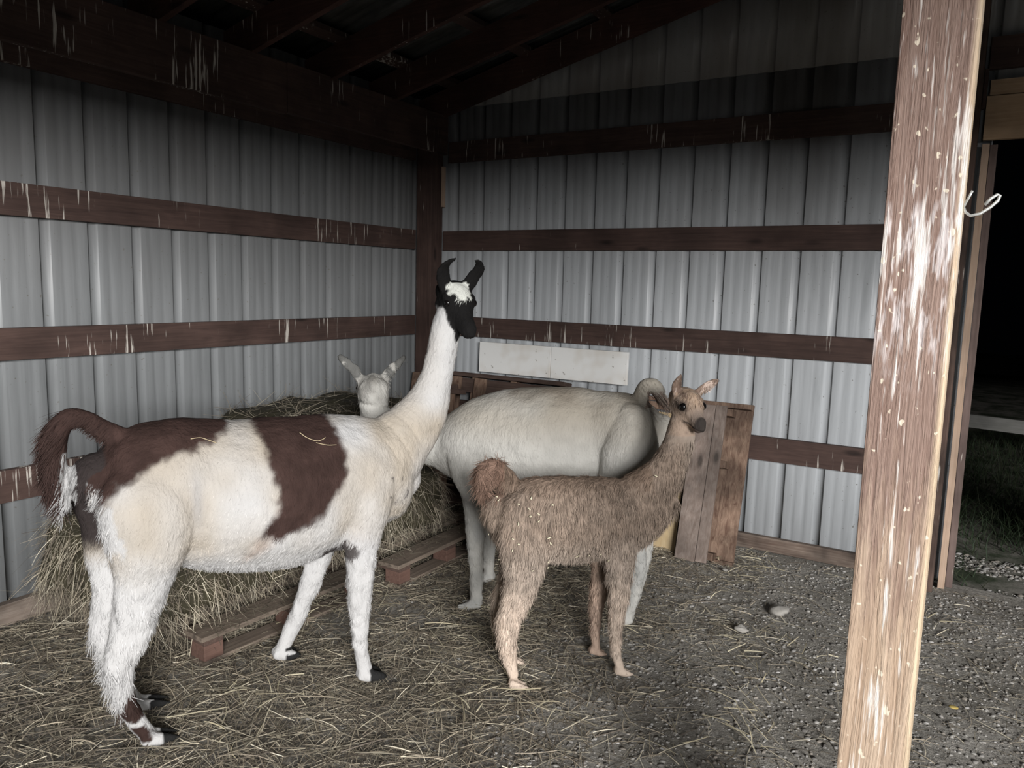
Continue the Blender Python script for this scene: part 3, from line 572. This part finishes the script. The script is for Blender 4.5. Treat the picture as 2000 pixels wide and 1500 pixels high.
ER = [(-.020, -.052, .045, .024, .018), (-.028, -.088, .070, .034, .013), (-.034, -.124, .090, .033, .011), (-.038, -.158, .108, .024, .009), (-.040, -.185, .120, .010, .006)]
b.head((.522, 0, 1.142), 84, 20, .80, [(EL, None, (1, -.35, 0)), (ER, None, (1, .1, -.2))], wide=1.04, mz=.80)
b.ball(b.P(.012, 0, .028), (.058, .054, .046))
TAN = np.array([.25, .193, .152]); TAN2 = np.array([.37, .31, .26]); TP = np.array([.54, .44, .36])
def coat3(L, b=b):
    s, t, z = L.T; C = np.tile(TAN, (len(L), 1)); C = mixc(C, TAN2, np.clip(1-sstep(z, .50, .72)+.25*vn(L, .05, 1), 0, 1)*.7)
    top = sstep(z, .78, .86)*(s < .36)*(s > -.30); C = mixc(C, (.185, .13, .095), top*.8)
    lower = 1-sstep(z+.02*vn(L, .04, 2), .34, .50); C = mixc(C, TP, np.where(s < 0, lower, lower*.75))
    C = mixc(C, (.36, .25, .19), (t < 0)*(s > 0)*(z < .5)*.7)
    nk = sstep(s, .46, .56)*(z > .7); C = mixc(C, TAN2, nk*.6); C = mixc(C, TAN2, sstep(z, .95, 1.04)*.6*(s > .3))
    tl = (s < -.27)*(z > .775); C = mixc(C, (.17, .105, .078), tl*.85)
    f_, r_, u_ = headc(b, L); R_ = np.sqrt(f_**2+r_**2+(u_-.04)**2); hd = (R_ < .27)*(z > 1.015)
    C = mixc(C, (.37, .275, .21), hd*.8); C = mixc(C, (.46, .33, .235), hd*sstep(u_, .03, .06)*(f_ > -.02)*.8)
    C = mixc(C, (.42, .34, .28), hd*np.clip(vn(L, .03, 61)*1.6, 0, 1)*.6); C = mixc(C, (.15, .12, .105), hd*np.clip(vn(L, .022, 62)*1.5-.3, 0, 1)*.6); mz = hd*sstep(f_, .095, .13)*(u_ > -.055); C = mixc(C, (.17, .14, .125), mz*.6); C = mixc(C, (.14, .115, .105), hd*sstep(f_, .135, .15)*(u_ < -.05)*.8); C = mixc(C, (.035, .03, .028), hd*sstep(f_+.25*(u_+.03), .150, .162)*(u_ > -.050)*.95)
    eyep = np.exp(-(((f_-.052)/.038)**2+((np.abs(r_)-.066)/.022)**2+((u_-.020)/.022)**2)); C = mixc(C, (.055, .042, .036), hd*np.clip(eyep*2.2, 0, .95)); C = mixc(C, (.03, .025, .022), hd*(np.abs(u_+.052) < .0045)*(f_ > .085)*.9); C = mixc(C, (.02, .017, .016), hd*(np.exp(-(((f_-.158)/.010)**2+((np.abs(r_)-.017)/.009)**2+((u_+.026)/.007)**2)) > .4)*.9)
    ear = hd*(u_ > .062)*(np.abs(r_) > .035); C = mixc(C, (.17, .115, .09), ear*.75); C = mixc(C, (.62, .50, .43), ear*(u_ < .135)*(vn(L, .02, 5) > .0)*(np.abs(r_) > .07)*.7)
    C *= (1+.10*vn(L, .03, 3)+.06*vn(L, .008, 4))[:, None]; return np.clip(C, 0, 1)
b.finish(.0065, coat3, lambda L: .003*vn(L, .05, 1)+.003*vn(L*[1, 1, .35], .012, 2)*(L[:, 2] < 1.02)*(L[:, 2] > .12), smooth_it=4)
b.eyes((.056, .0565, .018), .0225*.85)
def len3(L, b=b):
    s, t, z = L.T; l = np.full(len(L), .042); l = np.where(z < .46, .034, l); l = np.where((z < .42) & (s < 0), .042, l); l = np.where(z < .17, .022, l); l = np.where(z < .11, .009, l)
    l = np.where((s > .34) & (z > .86), .030, l); f_, r_, u_ = headc(b, L); hd = (np.sqrt(f_**2+r_**2+u_**2) < .26) & (z > 1.0)
    l = np.where(hd, .013, l); l = np.where(hd & (u_ > .04) & (np.abs(r_) < .045), .022, l); l = np.where(hd & (f_ > .085), .005, l); l = np.where(hd & (f_ > .13), .002, l)
    l = np.where(hd & (np.abs(np.abs(r_)-.062) < .026) & (np.abs(f_-.054) < .028) & (np.abs(u_-.018) < .020), 0, l)
    l = np.where((s < -.27) & (z > .78), .050, l); l = np.where(z < .025, 0, l); return l
def dir3(L):
    s, t, z = L.T; D = np.stack([-.12-.5*sstep(z, .79, .86)*(s < .36), 0*s, np.full(len(L), -1.)], 1)
    tl = (s < -.27) & (z > .78); D[tl] = np.stack([vn(L[tl], .02, 1), vn(L[tl], .02, 2), -.7+vn(L[tl], .02, 3)*1.2], 1); return D
b.fleece(85000, len3, dir3, .0028, clump=.30, cs=.011, lift=.20, nseg=3, coljit=.18, tip=.2, clumpcol=.40)
cria = b
def stalk(P3, label):
    pts = []
    for (s, t, z) in P3:
        p = np.array([s, -t, z]); i = np.argmin(((llama.co-p)**2).sum(1)); pts.append(llama.co[i]+llama.no[i]*.020)
    a = math.radians(66); ca, sa = math.cos(a), math.sin(a)
    pts = catmull([(1.44+p[0]*ca-p[1]*sa, -2.95+p[0]*sa+p[1]*ca, p[2], .0015, .0015) for p in pts], 6)[:, :3]; o0 = pts[0]
    o = MB().tube([q_-o0 for q_ in pts], .0016, 6).build('straw_stalk', M['stalk'], smooth=True, label=label, cat='straw'); o.location = o0
q = NT('single_straw', .6, .3); M['stalk'] = q.out((.42, .34, .22))
stalk([(.152, .2, 1.12), (.170, .2, 1.075), (.200, .2, 1.047), (.225, .2, 1.058), (.243, .2, 1.076)], 'curved straw stalk lying on the brown barrel patch of the pinto llama')
stalk([(.193, .2, 1.036), (.235, .2, 1.022), (.275, .2, 1.012)], 'short straight straw stalk just below the curved one on the pinto llama')
stalk([(-.228, .2, 1.132), (-.203, .2, 1.123), (-.175, .2, 1.105), (-.160, .2, 1.085)], 'bent straw stalk on the brown rump patch of the pinto llama')
# straw flecks caught in the cria's coat
def flecks(b, pts, name='straw_fleck'):
    k = 0; V = []; F = []
    for (s, t, z) in pts:
        p = np.array([s, -t, z]); dd = b.co-p; i = np.argmin((dd**2).sum(1)); q_ = b.co[i]+b.no[i]*.014
        nn = b.no[i]; a = np.cross(nn, rng.normal(0, 1, 3)); a /= np.linalg.norm(a); c2 = np.cross(nn, a); L_, w_ = rng.uniform(.008, .014), rng.uniform(.003, .005)
        base = len(V); 
        for h in (0, .002):
            V += [q_+a*L_*.5+c2*w_*.5+nn*h, q_-a*L_*.5+c2*w_*.5+nn*h, q_-a*L_*.5-c2*w_*.5+nn*h, q_+a*L_*.5-c2*w_*.5+nn*h]
        F += [tuple(base+np.array(f)) for f in ((0, 1, 2, 3), (7, 6, 5, 4), (0, 4, 5, 1), (1, 5, 6, 2), (2, 6, 7, 3), (3, 7, 4, 0))]
    return link(name, npmesh(name, V, F, np.tile([.72, .66, .48], (len(V), 1))), M['straw'], b.body, kind='stuff')
flecks(b, [(rng.uniform(-.30, -.05), .16, rng.uniform(.48, .84)) for _ in range(18)]+[(rng.uniform(-.32, -.28), rng.uniform(0, .1), rng.uniform(.5, .8)) for _ in range(6)]+[(rng.uniform(-.05, .15), .14, .52) for _ in range(6)]+[(.36, .08, .86)])
# ------------------------------------------------------------------ hay bales
def hay_bale(x0, x1, y0, y1, z0, z1, seed, n, label, dark=1.0, flare=.0, lens=(.07, .20)):
    bm = bmesh.new(); r = bmesh.ops.create_cube(bm, size=1)
    bmesh.ops.subdivide_edges(bm, edges=bm.edges, cuts=21, use_grid_fill=True)
    co = np.array([v.co[:] for v in bm.verts]); F = [[v.index for v in f.verts] for f in bm.faces]; bm.free()
    q6 = (np.abs(co)*2)**6; rr = q6.sum(1)**(1/6); co = co/rr[:, None]*1.0*np.maximum(rr, 1)[:, None]**.0*.5*2*(.5)*2
    co = co*.5/np.maximum(np.abs(co).max(), 1e-6)
    D = np.array([x1-x0, y1-y0, z1-z0]); Cn = np.array([(x0+x1)/2, (y0+y1)/2, (z0+z1)/2]); P = co*D+Cn
    Nn = unit(co*np.abs(co)**3); low = 1-(P[:, 2]-z0)/(z1-z0)
    P = P+Nn*(.030*vn(P, .16, seed)+.015*vn(P, .06, seed+1))[:, None]; P[:, :2] += Nn[:, :2]*(flare*low)[:, None]; P[:, 2] = np.maximum(P[:, 2], z0+.002)
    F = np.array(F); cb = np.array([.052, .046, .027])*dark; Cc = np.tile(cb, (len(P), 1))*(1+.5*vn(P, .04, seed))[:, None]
    # strands
    A, B, C3 = P[F[:, 0]], P[F[:, 1]], P[F[:, 2]]; k = rng.integers(0, len(F), n); u = rng.random((n, 2))
    P0 = A[k]+(B-A)[k]*u[:, :1]+(P[F[:, 3]]-A)[k]*u[:, 1:]; N0 = unit(np.cross(B-A, C3-A))[k]; N0 = N0*np.sign((N0*(P0-Cn)).sum(1))[:, None]
    topf = N0[:, 2] > .6; d0 = np.where(topf[:, None], rng.normal(0, 1, (n, 3))*[1, 1, .15], np.stack([rng.normal(0, .35, n), rng.normal(0, .35, n), -np.ones(n)*rng.choice([1, 1, .2], n)], 1)+.4*N0*0)
    d0 = d0+.5*np.stack([vn(P0, .10, seed+5), vn(P0, .10, seed+6), vn(P0, .1, seed+7)], 1); d0 -= N0*(d0*N0).sum(1, keepdims=True); d0 = unit(unit(d0)+N0*rng.uniform(-.02, .30, (n, 1)))
    S = unit(np.cross(d0, N0)+rng.normal(0, .5, (n, 3))); L_ = rng.uniform(*lens, n)
    bend = rng.normal(0, .25, (n, 3))*L_[:, None]+np.array([0, 0, -.22])*L_[:, None]-N0*(.15*L_)[:, None]
    cs = straw_cols(n, STRAW, STW)*dark*(1+.3*vn(P0, .12, seed+9))[:, None]
    V, Fs, Cs = ribbons(P0-N0*.006, d0, L_, rng.uniform(.0016, .0038, n), S, bend, 4, cs, .5)
    V[:, 2] = np.maximum(V[:, 2], .004); V[:, 0] = np.maximum(V[:, 0], .03)
    Vall = np.vstack([P, V]); Fall = np.vstack([F, Fs+len(P)]); Call = np.vstack([Cc, Cs]); me = npmesh('hay', Vall-[Cn[0], Cn[1], z0], Fall, np.clip(Call, 0, 1))
    o = link('hay_bale', me, M['straw'], label=label, cat='hay bale', group='hay bales along the left wall'); o.location = (Cn[0], Cn[1], z0); return o
hay_bale(.10, .93, -3.06, -2.06, .135, .56, 1, 11000, 'loose hay bale under the pinto llama, nearest the camera', .85, .06)
hay_bale(.12, .98, -2.00, -1.02, .135, .50, 2, 9000, 'hay bale on the far floor pallet, behind the pinto llama\'s chest', .85, .05)
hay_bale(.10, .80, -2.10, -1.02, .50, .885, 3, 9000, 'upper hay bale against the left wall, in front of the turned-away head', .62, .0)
# ------------------------------------------------------------------ floor pallets under the hay
def floor_pallet(y0, y1, x0, x1, rot, label):
    c = ((x0+x1)/2, (y0+y1)/2); e = empty('wooden_pallet', (c[0], c[1], 0), rot, label=label, cat='pallet', group='floor pallets under the hay'); hx, hy = (x1-x0)/2, (y1-y0)/2
    for x in (-hx, -hx+.20, -hx+.42, hx-.37, hx-.145): MB().box(x, x+(.13 if x < hx-.16 else .145), -hy, hy, .105, .126, .003).build('slat', M['palfloor'], e)
    for y in (-hy+.01, -.045, hy-.10):
        MB().box(-hx, hx, y, y+.09, .086, .105, .002).build('stringer', M['paldark'], e)
        for x in (-hx, -.05, hx-.10): MB().box(x, x+.10, y, y+.09, .018, .086, .003).build('block', M['palblk'], e)
    for x in (-hx, hx-.10): MB().box(x, x+.10, -hy, hy, 0, .018, .002).build('bottom_slat', M['palfloor'], e)
floor_pallet(-2.90, -1.92, .22, 1.14, -.07, 'floor pallet under the nearest hay bale, board end by the pinto llama\'s forefoot')
floor_pallet(-1.82, -.86, .30, 1.24, .0, 'floor pallet under the far hay bale, near the pale llama\'s foreleg')
# ------------------------------------------------------------------ pallets leaning on the right wall
def wall_pallet(x0, x1, ybot, ytop, h, label, mats, right=False):
    lean = math.atan2(ytop-ybot, h); e = empty('wooden_pallet', ((x0+x1)/2, ybot, 0), 0, label=label, cat='pallet', group='pallets leaning on the right wall')
    R = Matrix.Rotation(-lean, 4, 'X'); w = (x1-x0)/2; fm, bm_, sm = mats
    R = Matrix.Rotation(-lean, 4, 'X')
    return e, R, w
def bx(e, R, name, mat, *a, **k): return MB().box(*a, .003, R).build(name, mat, e, **k)
# pallet behind the pale llama, boards horizontal
e, R, w = wall_pallet(.02, 1.36, -.36, -.16, .97, 'dark pallet leaning on the right wall behind the pale llama\'s back', (0, 0, 0))
for z in (.0, .20, .42, .64, .84): bx(e, R, 'slat', M['paldark'], -w, w, -.02, .0, z, z+.105)
bx(e, R, 'slat', M['paldark'], -w+.30, w+.0, -.045, -.022, .955, .985); bx(e, R, 'slat', M['paldark'], -w+.1, w, -.02, .08, .955, .985)
for x in (-w, -w+.55, -.02+w*.35, w-.05): bx(e, R, 'stringer', M['palred'], x, x+.05, .0, .09, 0, .955)
for z in (.05, .45, .85): bx(e, R, 'back_slat', M['paldark'], -w, w, .092, .11, z, z+.09)
for x in (-w+.02, -w+.38, -w+.60): bx(e, R, 'upright', M['palred'], x, x+.10, -.042, -.022, .45, .95)
# pallet end near the corner
e, R, w = wall_pallet(-.0+.30, .62, -.55, -.42, .88, 'short pallet end in the corner beside the pale llama\'s right ear', (0, 0, 0))
bx(e, R, 'slat', M['paldark'], -w-.02, w+.02, -.02, .08, .85, .885); bx(e, R, 'slat', M['paldark'], -w+.05, w, -.018, .0, .885, .915)
for x in (-w+.06, .02): bx(e, R, 'upright', M['palred'], x, x+.11, .0, .02, 0, .85)
bx(e, R, 'stringer', M['paldark'], -w, w, .025, .06, .10, .16)
# middle pallet
e, R, w = wall_pallet(1.38, 2.30, -.30, -.14, .95, 'middle pallet leaning on the right wall, top edge above the pale llama\'s rump', (0, 0, 0))
bx(e, R, 'slat', M['palred'], -w, w, -.02, .07, .915, .94)
for x in (-w, -w+.24, -w+.46, w-.12): bx(e, R, 'slat', M['paldark'], x, x+.12, -.02, .0, 0, .915)
for z in (.04, .45, .86): bx(e, R, 'stringer', M['palred'], -w, w, .0, .06, z, z+.05)
# right hand pallet, upright slats: grey one in front, reddish one behind
e, R, w = wall_pallet(2.30, 2.60, -.47, -.19, 1.0, 'weathered pallet leaning upright on the right wall, right of the cria', (0, 0, 0))
x0 = -.5*(2.60-2.30)
bx(e, R, 'slat', M['palgrey'], x0+.0, x0+.125, -.022, .0, -.005, .955, label='wide grey weathered slat'); bx(e, R, 'slat', M['palgrey'], x0+.128, x0+.195, -.021, .0, .0, .958)
bx(e, R, 'slat', M['palred'], x0+.215, x0+.325, .102, .125, .0, .995, label='reddish slat with dark burn marks'); bx(e, R, 'slat', M['palred'], x0+.155, x0+.215, .100, .122, .0, .99)
for z in (.02, .58, .90): bx(e, R, 'stringer', M['palred'], x0+.005, x0+.225, .0, .099, z, z+.045)
for z in (.40, .62): bx(e, R, 'stringer', M['palred'], x0-.085, x0+.02, .005, .05, z, z+.045)
bx(e, R, 'stringer', M['palred'], x0-.005, x0+.325, .03, .10, .955, .985)
bx(e, R, 'foot_block', M['palred'], x0+.20, x0+.33, .06, .13, -.004, .03)
lean = math.atan2(.20, 1.0); Rp = Matrix.Translation((2.17, -.42, 0)) @ Matrix.Rotation(-lean, 4, 'X')
o = MB().box(-.14, .115, -.007, .006, 0, .86, .001, Matrix.Rotation(-lean, 4, 'X')).build('plywood_sheet', M['ply'], label='strip of pale yellow plywood standing behind the cria, left of the upright pallet', cat='plywood'); o.location = (2.15, -.387, 0)
# white foam board resting on the pallets
def foam(x0, x1, label):
    o = MB().box(-(x1-x0)/2, (x1-x0)/2, -.012, .012, 0, .225, .003, Matrix.Rotation(-.03, 4, 'X')).build('foam_board', M['foam'], label=label, cat='board', group='white boards on top of the pallets'); o.location = ((x0+x1)/2, -.065, .972); return o
foam(.565, 1.175, 'white foam board with a brown stain on the pallets, the left of the two')
foam(1.178, 1.765, 'clean white foam board on the pallets, the right of the two')
# ------------------------------------------------------------------ post in front, wire hook
pst = empty('wooden_post', (3.5715, -3.10, 0), label='scuffed brown and white splattered wooden post close to the camera', cat='post')
o = MB().box(0, .1395, 0, .1395, 0, rz(3.6), .006).build('post_timber', M['frontpost'], pst)
o = MB().tube([(0, 0, 0), (.012, -.004, -.004), (.024, -.006, -.020), (.022, -.008, -.034), (.010, -.010, -.030), (.004, -.012, -.012), (.010, -.012, .010), (.020, -.012, .022)], .0032, 8)
hk = MB()
hk.tube([(0.0, .0, -.012), (.004, -.004, -.022), (.014, -.008, -.030), (.030, -.008, -.026), (.046, -.006, -.014), (.057, -.004, -.002), (.060, -.003, .008), (.055, -.004, .010), (.045, -.010, .002), (.036, -.012, -.010)], .0030, 8)
hk.tube([(.0, .002, -.014), (.002, -.006, -.008), (.008, -.010, .006), (.013, -.012, .018)], .0026, 8)
h = hk.build('wire_hook', M['wire'], smooth=True, label='bent grey wire hook on the right edge of the near post', cat='hook'); h.location = (3.7115, -3.085, 1.815)
o_bm = o.bm; o_bm.free()
# ------------------------------------------------------------------ straw, gravel, grass
def straw_layer(n, dens, name, lens=(.05, .22), label=None, seed=0, zoff=.004, pal=STRAW, wts=STW, width=(.0016, .0042)):
    P = np.stack([rng.uniform(.05, 5.2, n*3), rng.uniform(-5.0, -.05, n*3), np.zeros(n*3)], 1); keep = rng.random(n*3) < dens(P); P = P[keep][:n]; n = len(P)
    a = rng.uniform(0, 2*np.pi, n)+0; D = np.stack([np.cos(a), np.sin(a), rng.uniform(-.02, .16, n)], 1); D = unit(D+.8*np.stack([vn(P, .3, 3+seed), vn(P, .3, 4+seed), np.zeros(n)], 1))
    L_ = rng.uniform(*lens, n)*rng.uniform(.5, 1, n); P[:, 2] = ground_z(P)+zoff+rng.uniform(0, .022, n)*np.clip(dens(P), 0, 1); S = unit(np.cross(D, [0, 0, 1.])+rng.normal(0, .35, (n, 3)))
    P0 = P-D*(L_*.5)[:, None]; P0[:, 2] = P[:, 2]; bend = rng.normal(0, .16, (n, 3))*L_[:, None]*[1, 1, .1]-np.stack([0*L_, 0*L_, D[:, 2]*L_], 1)
    V, F, C = ribbons(P0, D, L_, rng.uniform(*width, n), S, bend, 3, straw_cols(n, pal, wts, .45), .7)
    m = (V[:, 0] > .046)
    V[:, 0] = np.maximum(V[:, 0], .046); V[:, 1] = np.minimum(V[:, 1], -.045); V[:, 2] = np.maximum(V[:, 2], ground_z(V)+.002)
    return link(name, npmesh(name, V, F, np.clip(C, 0, 1)), M['straw'], label=label, cat='straw', kind='stuff')
def d_bed(P):     # deep on the left, thinning out toward the right
    x = P[:, 0]+.25*vn(P, .5, 12); base = 1-sstep(x, 1.9, 3.1); hole = sstep(vn(P, .28, 14), .15, .6); return np.clip(base*(1-.55*hole)+.05, 0, 1)
straw_layer(52000, d_bed, 'straw_bedding', label='trampled straw and hay spread over the left of the floor')
def d_thin(P): return np.clip(.35+.6*vn(P, .35, 22), .05, 1)*sstep(P[:, 0], 1.6, 2.6)
straw_layer(3800, d_thin, 'straw_litter', (.03, .14), 'sparse broken straw scattered on the gravel at right', 5, .006)
straw_layer(1300, lambda P: np.clip(sstep(vn(P, .4, 33), .2, .6), 0, 1)*sstep(P[:, 0], .6, 1.2)*(1-sstep(P[:, 0], 3.0, 4.)), 'straw_stems', (.08, .26), 'long pale straw stems lying on top of the bedding', 9, .022, [(.62, .56, .40), (.50, .44, .30)], [.6, .4], (.003, .0055))
def stones(n, name, dens, label, rmin, rmax, x=(.5, 5.4), y=(-5.0, -.06), z0=None, cols=None):
    P = np.stack([rng.uniform(*x, n*3), rng.uniform(*y, n*3), np.zeros(n*3)], 1); P = P[rng.random(n*3) < dens(P)][:n]; n = len(P)
    bm = bmesh.new(); bmesh.ops.create_icosphere(bm, subdivisions=1, radius=1); B = np.array([v.co[:] for v in bm.verts]); Fb = np.array([[v.index for v in f.verts] for f in bm.faces]); bm.free()
    r = rmin+(rmax-rmin)*rng.random(n)**3; sc = rng.uniform(.55, 1.25, (n, 3))*r[:, None]; sc[:, 2] *= .5; a = rng.uniform(0, 6.28, n); ca, sa = np.cos(a), np.sin(a)
    V = B[None]*(1+rng.uniform(-.38, .30, (n, len(B), 1)))*sc[:, None]; X = V[..., 0]*ca[:, None]-V[..., 1]*sa[:, None]; Y = V[..., 0]*sa[:, None]+V[..., 1]*ca[:, None]
    gz = (ground_z(P) if z0 is None else z0); V = np.stack([X+P[:, :1], Y+P[:, 1:2], V[..., 2]+(gz+sc[:, 2]*.12)[:, None]], -1).reshape(-1, 3)
    F = (Fb[None]+(np.arange(n)*len(B))[:, None, None]).reshape(-1, 3)
    pal = np.array(cols or [(.22, .21, .195), (.28, .27, .25), (.34, .33, .315), (.14, .13, .12), (.25, .225, .195)]); c = pal[rng.choice(len(pal), n)]*rng.uniform(.7, 1.25, (n, 1))
    return link(name, npmesh(name, V, F, np.repeat(c, len(B), 0)), M['stone'], label=label, cat='gravel', kind='stuff')
def d_gr(P): return sstep(P[:, 0]+.3*vn(P, .5, 12), 1.5, 3.0)*.9+.1
stones(42000, 'gravel', d_gr, 'grey gravel mixed with soil on the right of the floor', .003, .0125)
stones(2600, 'yard_gravel', lambda P: np.clip(.3+vn(P, .25, 3), .0, 1), 'pale gravel patch just outside the doorway', .005, .022, (3.6, 5.2), (.06, .75), -.03)
n = 1500; P = np.stack([rng.uniform(.80, 1.20, n), rng.uniform(-2.88, -.88, n), np.full(n, .128)], 1); a = rng.uniform(0, 6.28, n)
D = unit(np.stack([np.cos(a), np.sin(a), rng.uniform(0, .15, n)], 1)); S = unit(np.cross(D, [0, 0, 1.])); L_ = rng.uniform(.03, .13, n); L_ = np.where(P[:, 0] > 1.08, L_*.6, L_)
V, F, C = ribbons(P, D, L_, rng.uniform(.0015, .0035, n), S, rng.normal(0, .2, (n, 3))*L_[:, None]*[1, 1, .1], 3, straw_cols(n, STRAW, STW)*.8, .6); V[:, 2] = np.maximum(V[:, 2], .1275)
link('loose_hay', npmesh('loose_hay', V, F, np.clip(C, 0, 1)), M['straw'], label='loose hay fallen over the edges of the floor pallets', cat='hay', kind='stuff')
rk = [((3.02, -.95), .045, 'pale round stone on the gravel, the largest one near the wall'), ((2.91, -1.27), .030, 'flat grey stone on the gravel between cria and near post'), ((2.62, -.72+.2), .016, 'small white stone beside the foot of the upright pallet')]
for (x, y), r, lb in rk:
    m = MB(); m.sphere((0, 0, 0), 1, seg=14); o = m.build('stone', None, smooth=True, label=lb, cat='stone'); me = o.data; n = len(me.vertices); co = np.empty(n*3, np.float32); me.vertices.foreach_get('co', co); co = co.reshape(-1, 3)
    co *= (r*(1+.5*vn(co, .6, int(r*1000))))[:, None]; co[:, 2] *= .5; me.vertices.foreach_set('co', co.ravel()); me.update(); setcol(me, np.tile([.30, .285, .26], (n, 1))); me.materials.append(M['stone']); o.location = (x, y, r*.25)
lf = MB().sphere((0, 0, 0), 1, (.018, .014, .004), 10).build('leaf', None, smooth=True, label='small yellow leaf on the gravel, right of the near post', cat='leaf'); lf.data.materials.append(NT('yellow_leaf', .7).out((.50, .38, .12))); lf.location = (3.81, -1.50, .008)
def grass(n):
    P = np.stack([rng.uniform(2.9, 7.0, n), .10+rng.random(n)**1.3*6, np.full(n, -.03)], 1); P = P[(P[:, 1] > .95+.25*vn(P, .3, 5)) | (rng.random(n) < .12) & (P[:, 0] < 3.95)]; n = len(P)
    D = unit(np.stack([rng.normal(0, .35, n), rng.normal(0, .35, n), np.ones(n)], 1)); L_ = rng.uniform(.08, .28, n); a = rng.uniform(0, 3.14, n); S = np.stack([np.cos(a), np.sin(a), 0*a], 1)
    bend = rng.normal(0, .35, (n, 3))*L_[:, None]*[1, 1, 0]-np.stack([0*L_, 0*L_, .25*L_], 1); c = np.array([(.018, .032, .014), (.025, .040, .018), (.032, .038, .020)])[rng.integers(0, 3, n)]
    V, F, C = ribbons(P, D, L_, rng.uniform(.004, .008, n), S, bend, 3, c, .1); return link('grass', npmesh('grass', V, F, C), M['straw'], label='dark grass growing outside the doorway', cat='grass', kind='stuff')
grass(16000)
f = empty('rail_fence', (4.6, 3.5, 0), label='pale board rail fence in the dark yard beyond the doorway', cat='fence'); fm = wood('bleached_rail', 0, (.24, .24, .22), (.34, .335, .315), .3, 0)
MB().box(-2.6, 2.6, -.02, .02, .375, .50, .003, Matrix.Rotation(.035, 4, 'Y')).build('rail', fm, f)
for x in (-2.3, 0.6, 2.3): MB().box(x-.05, x+.05, .02, .12, -.05, .62, .005).build('fence_post', fm, f)
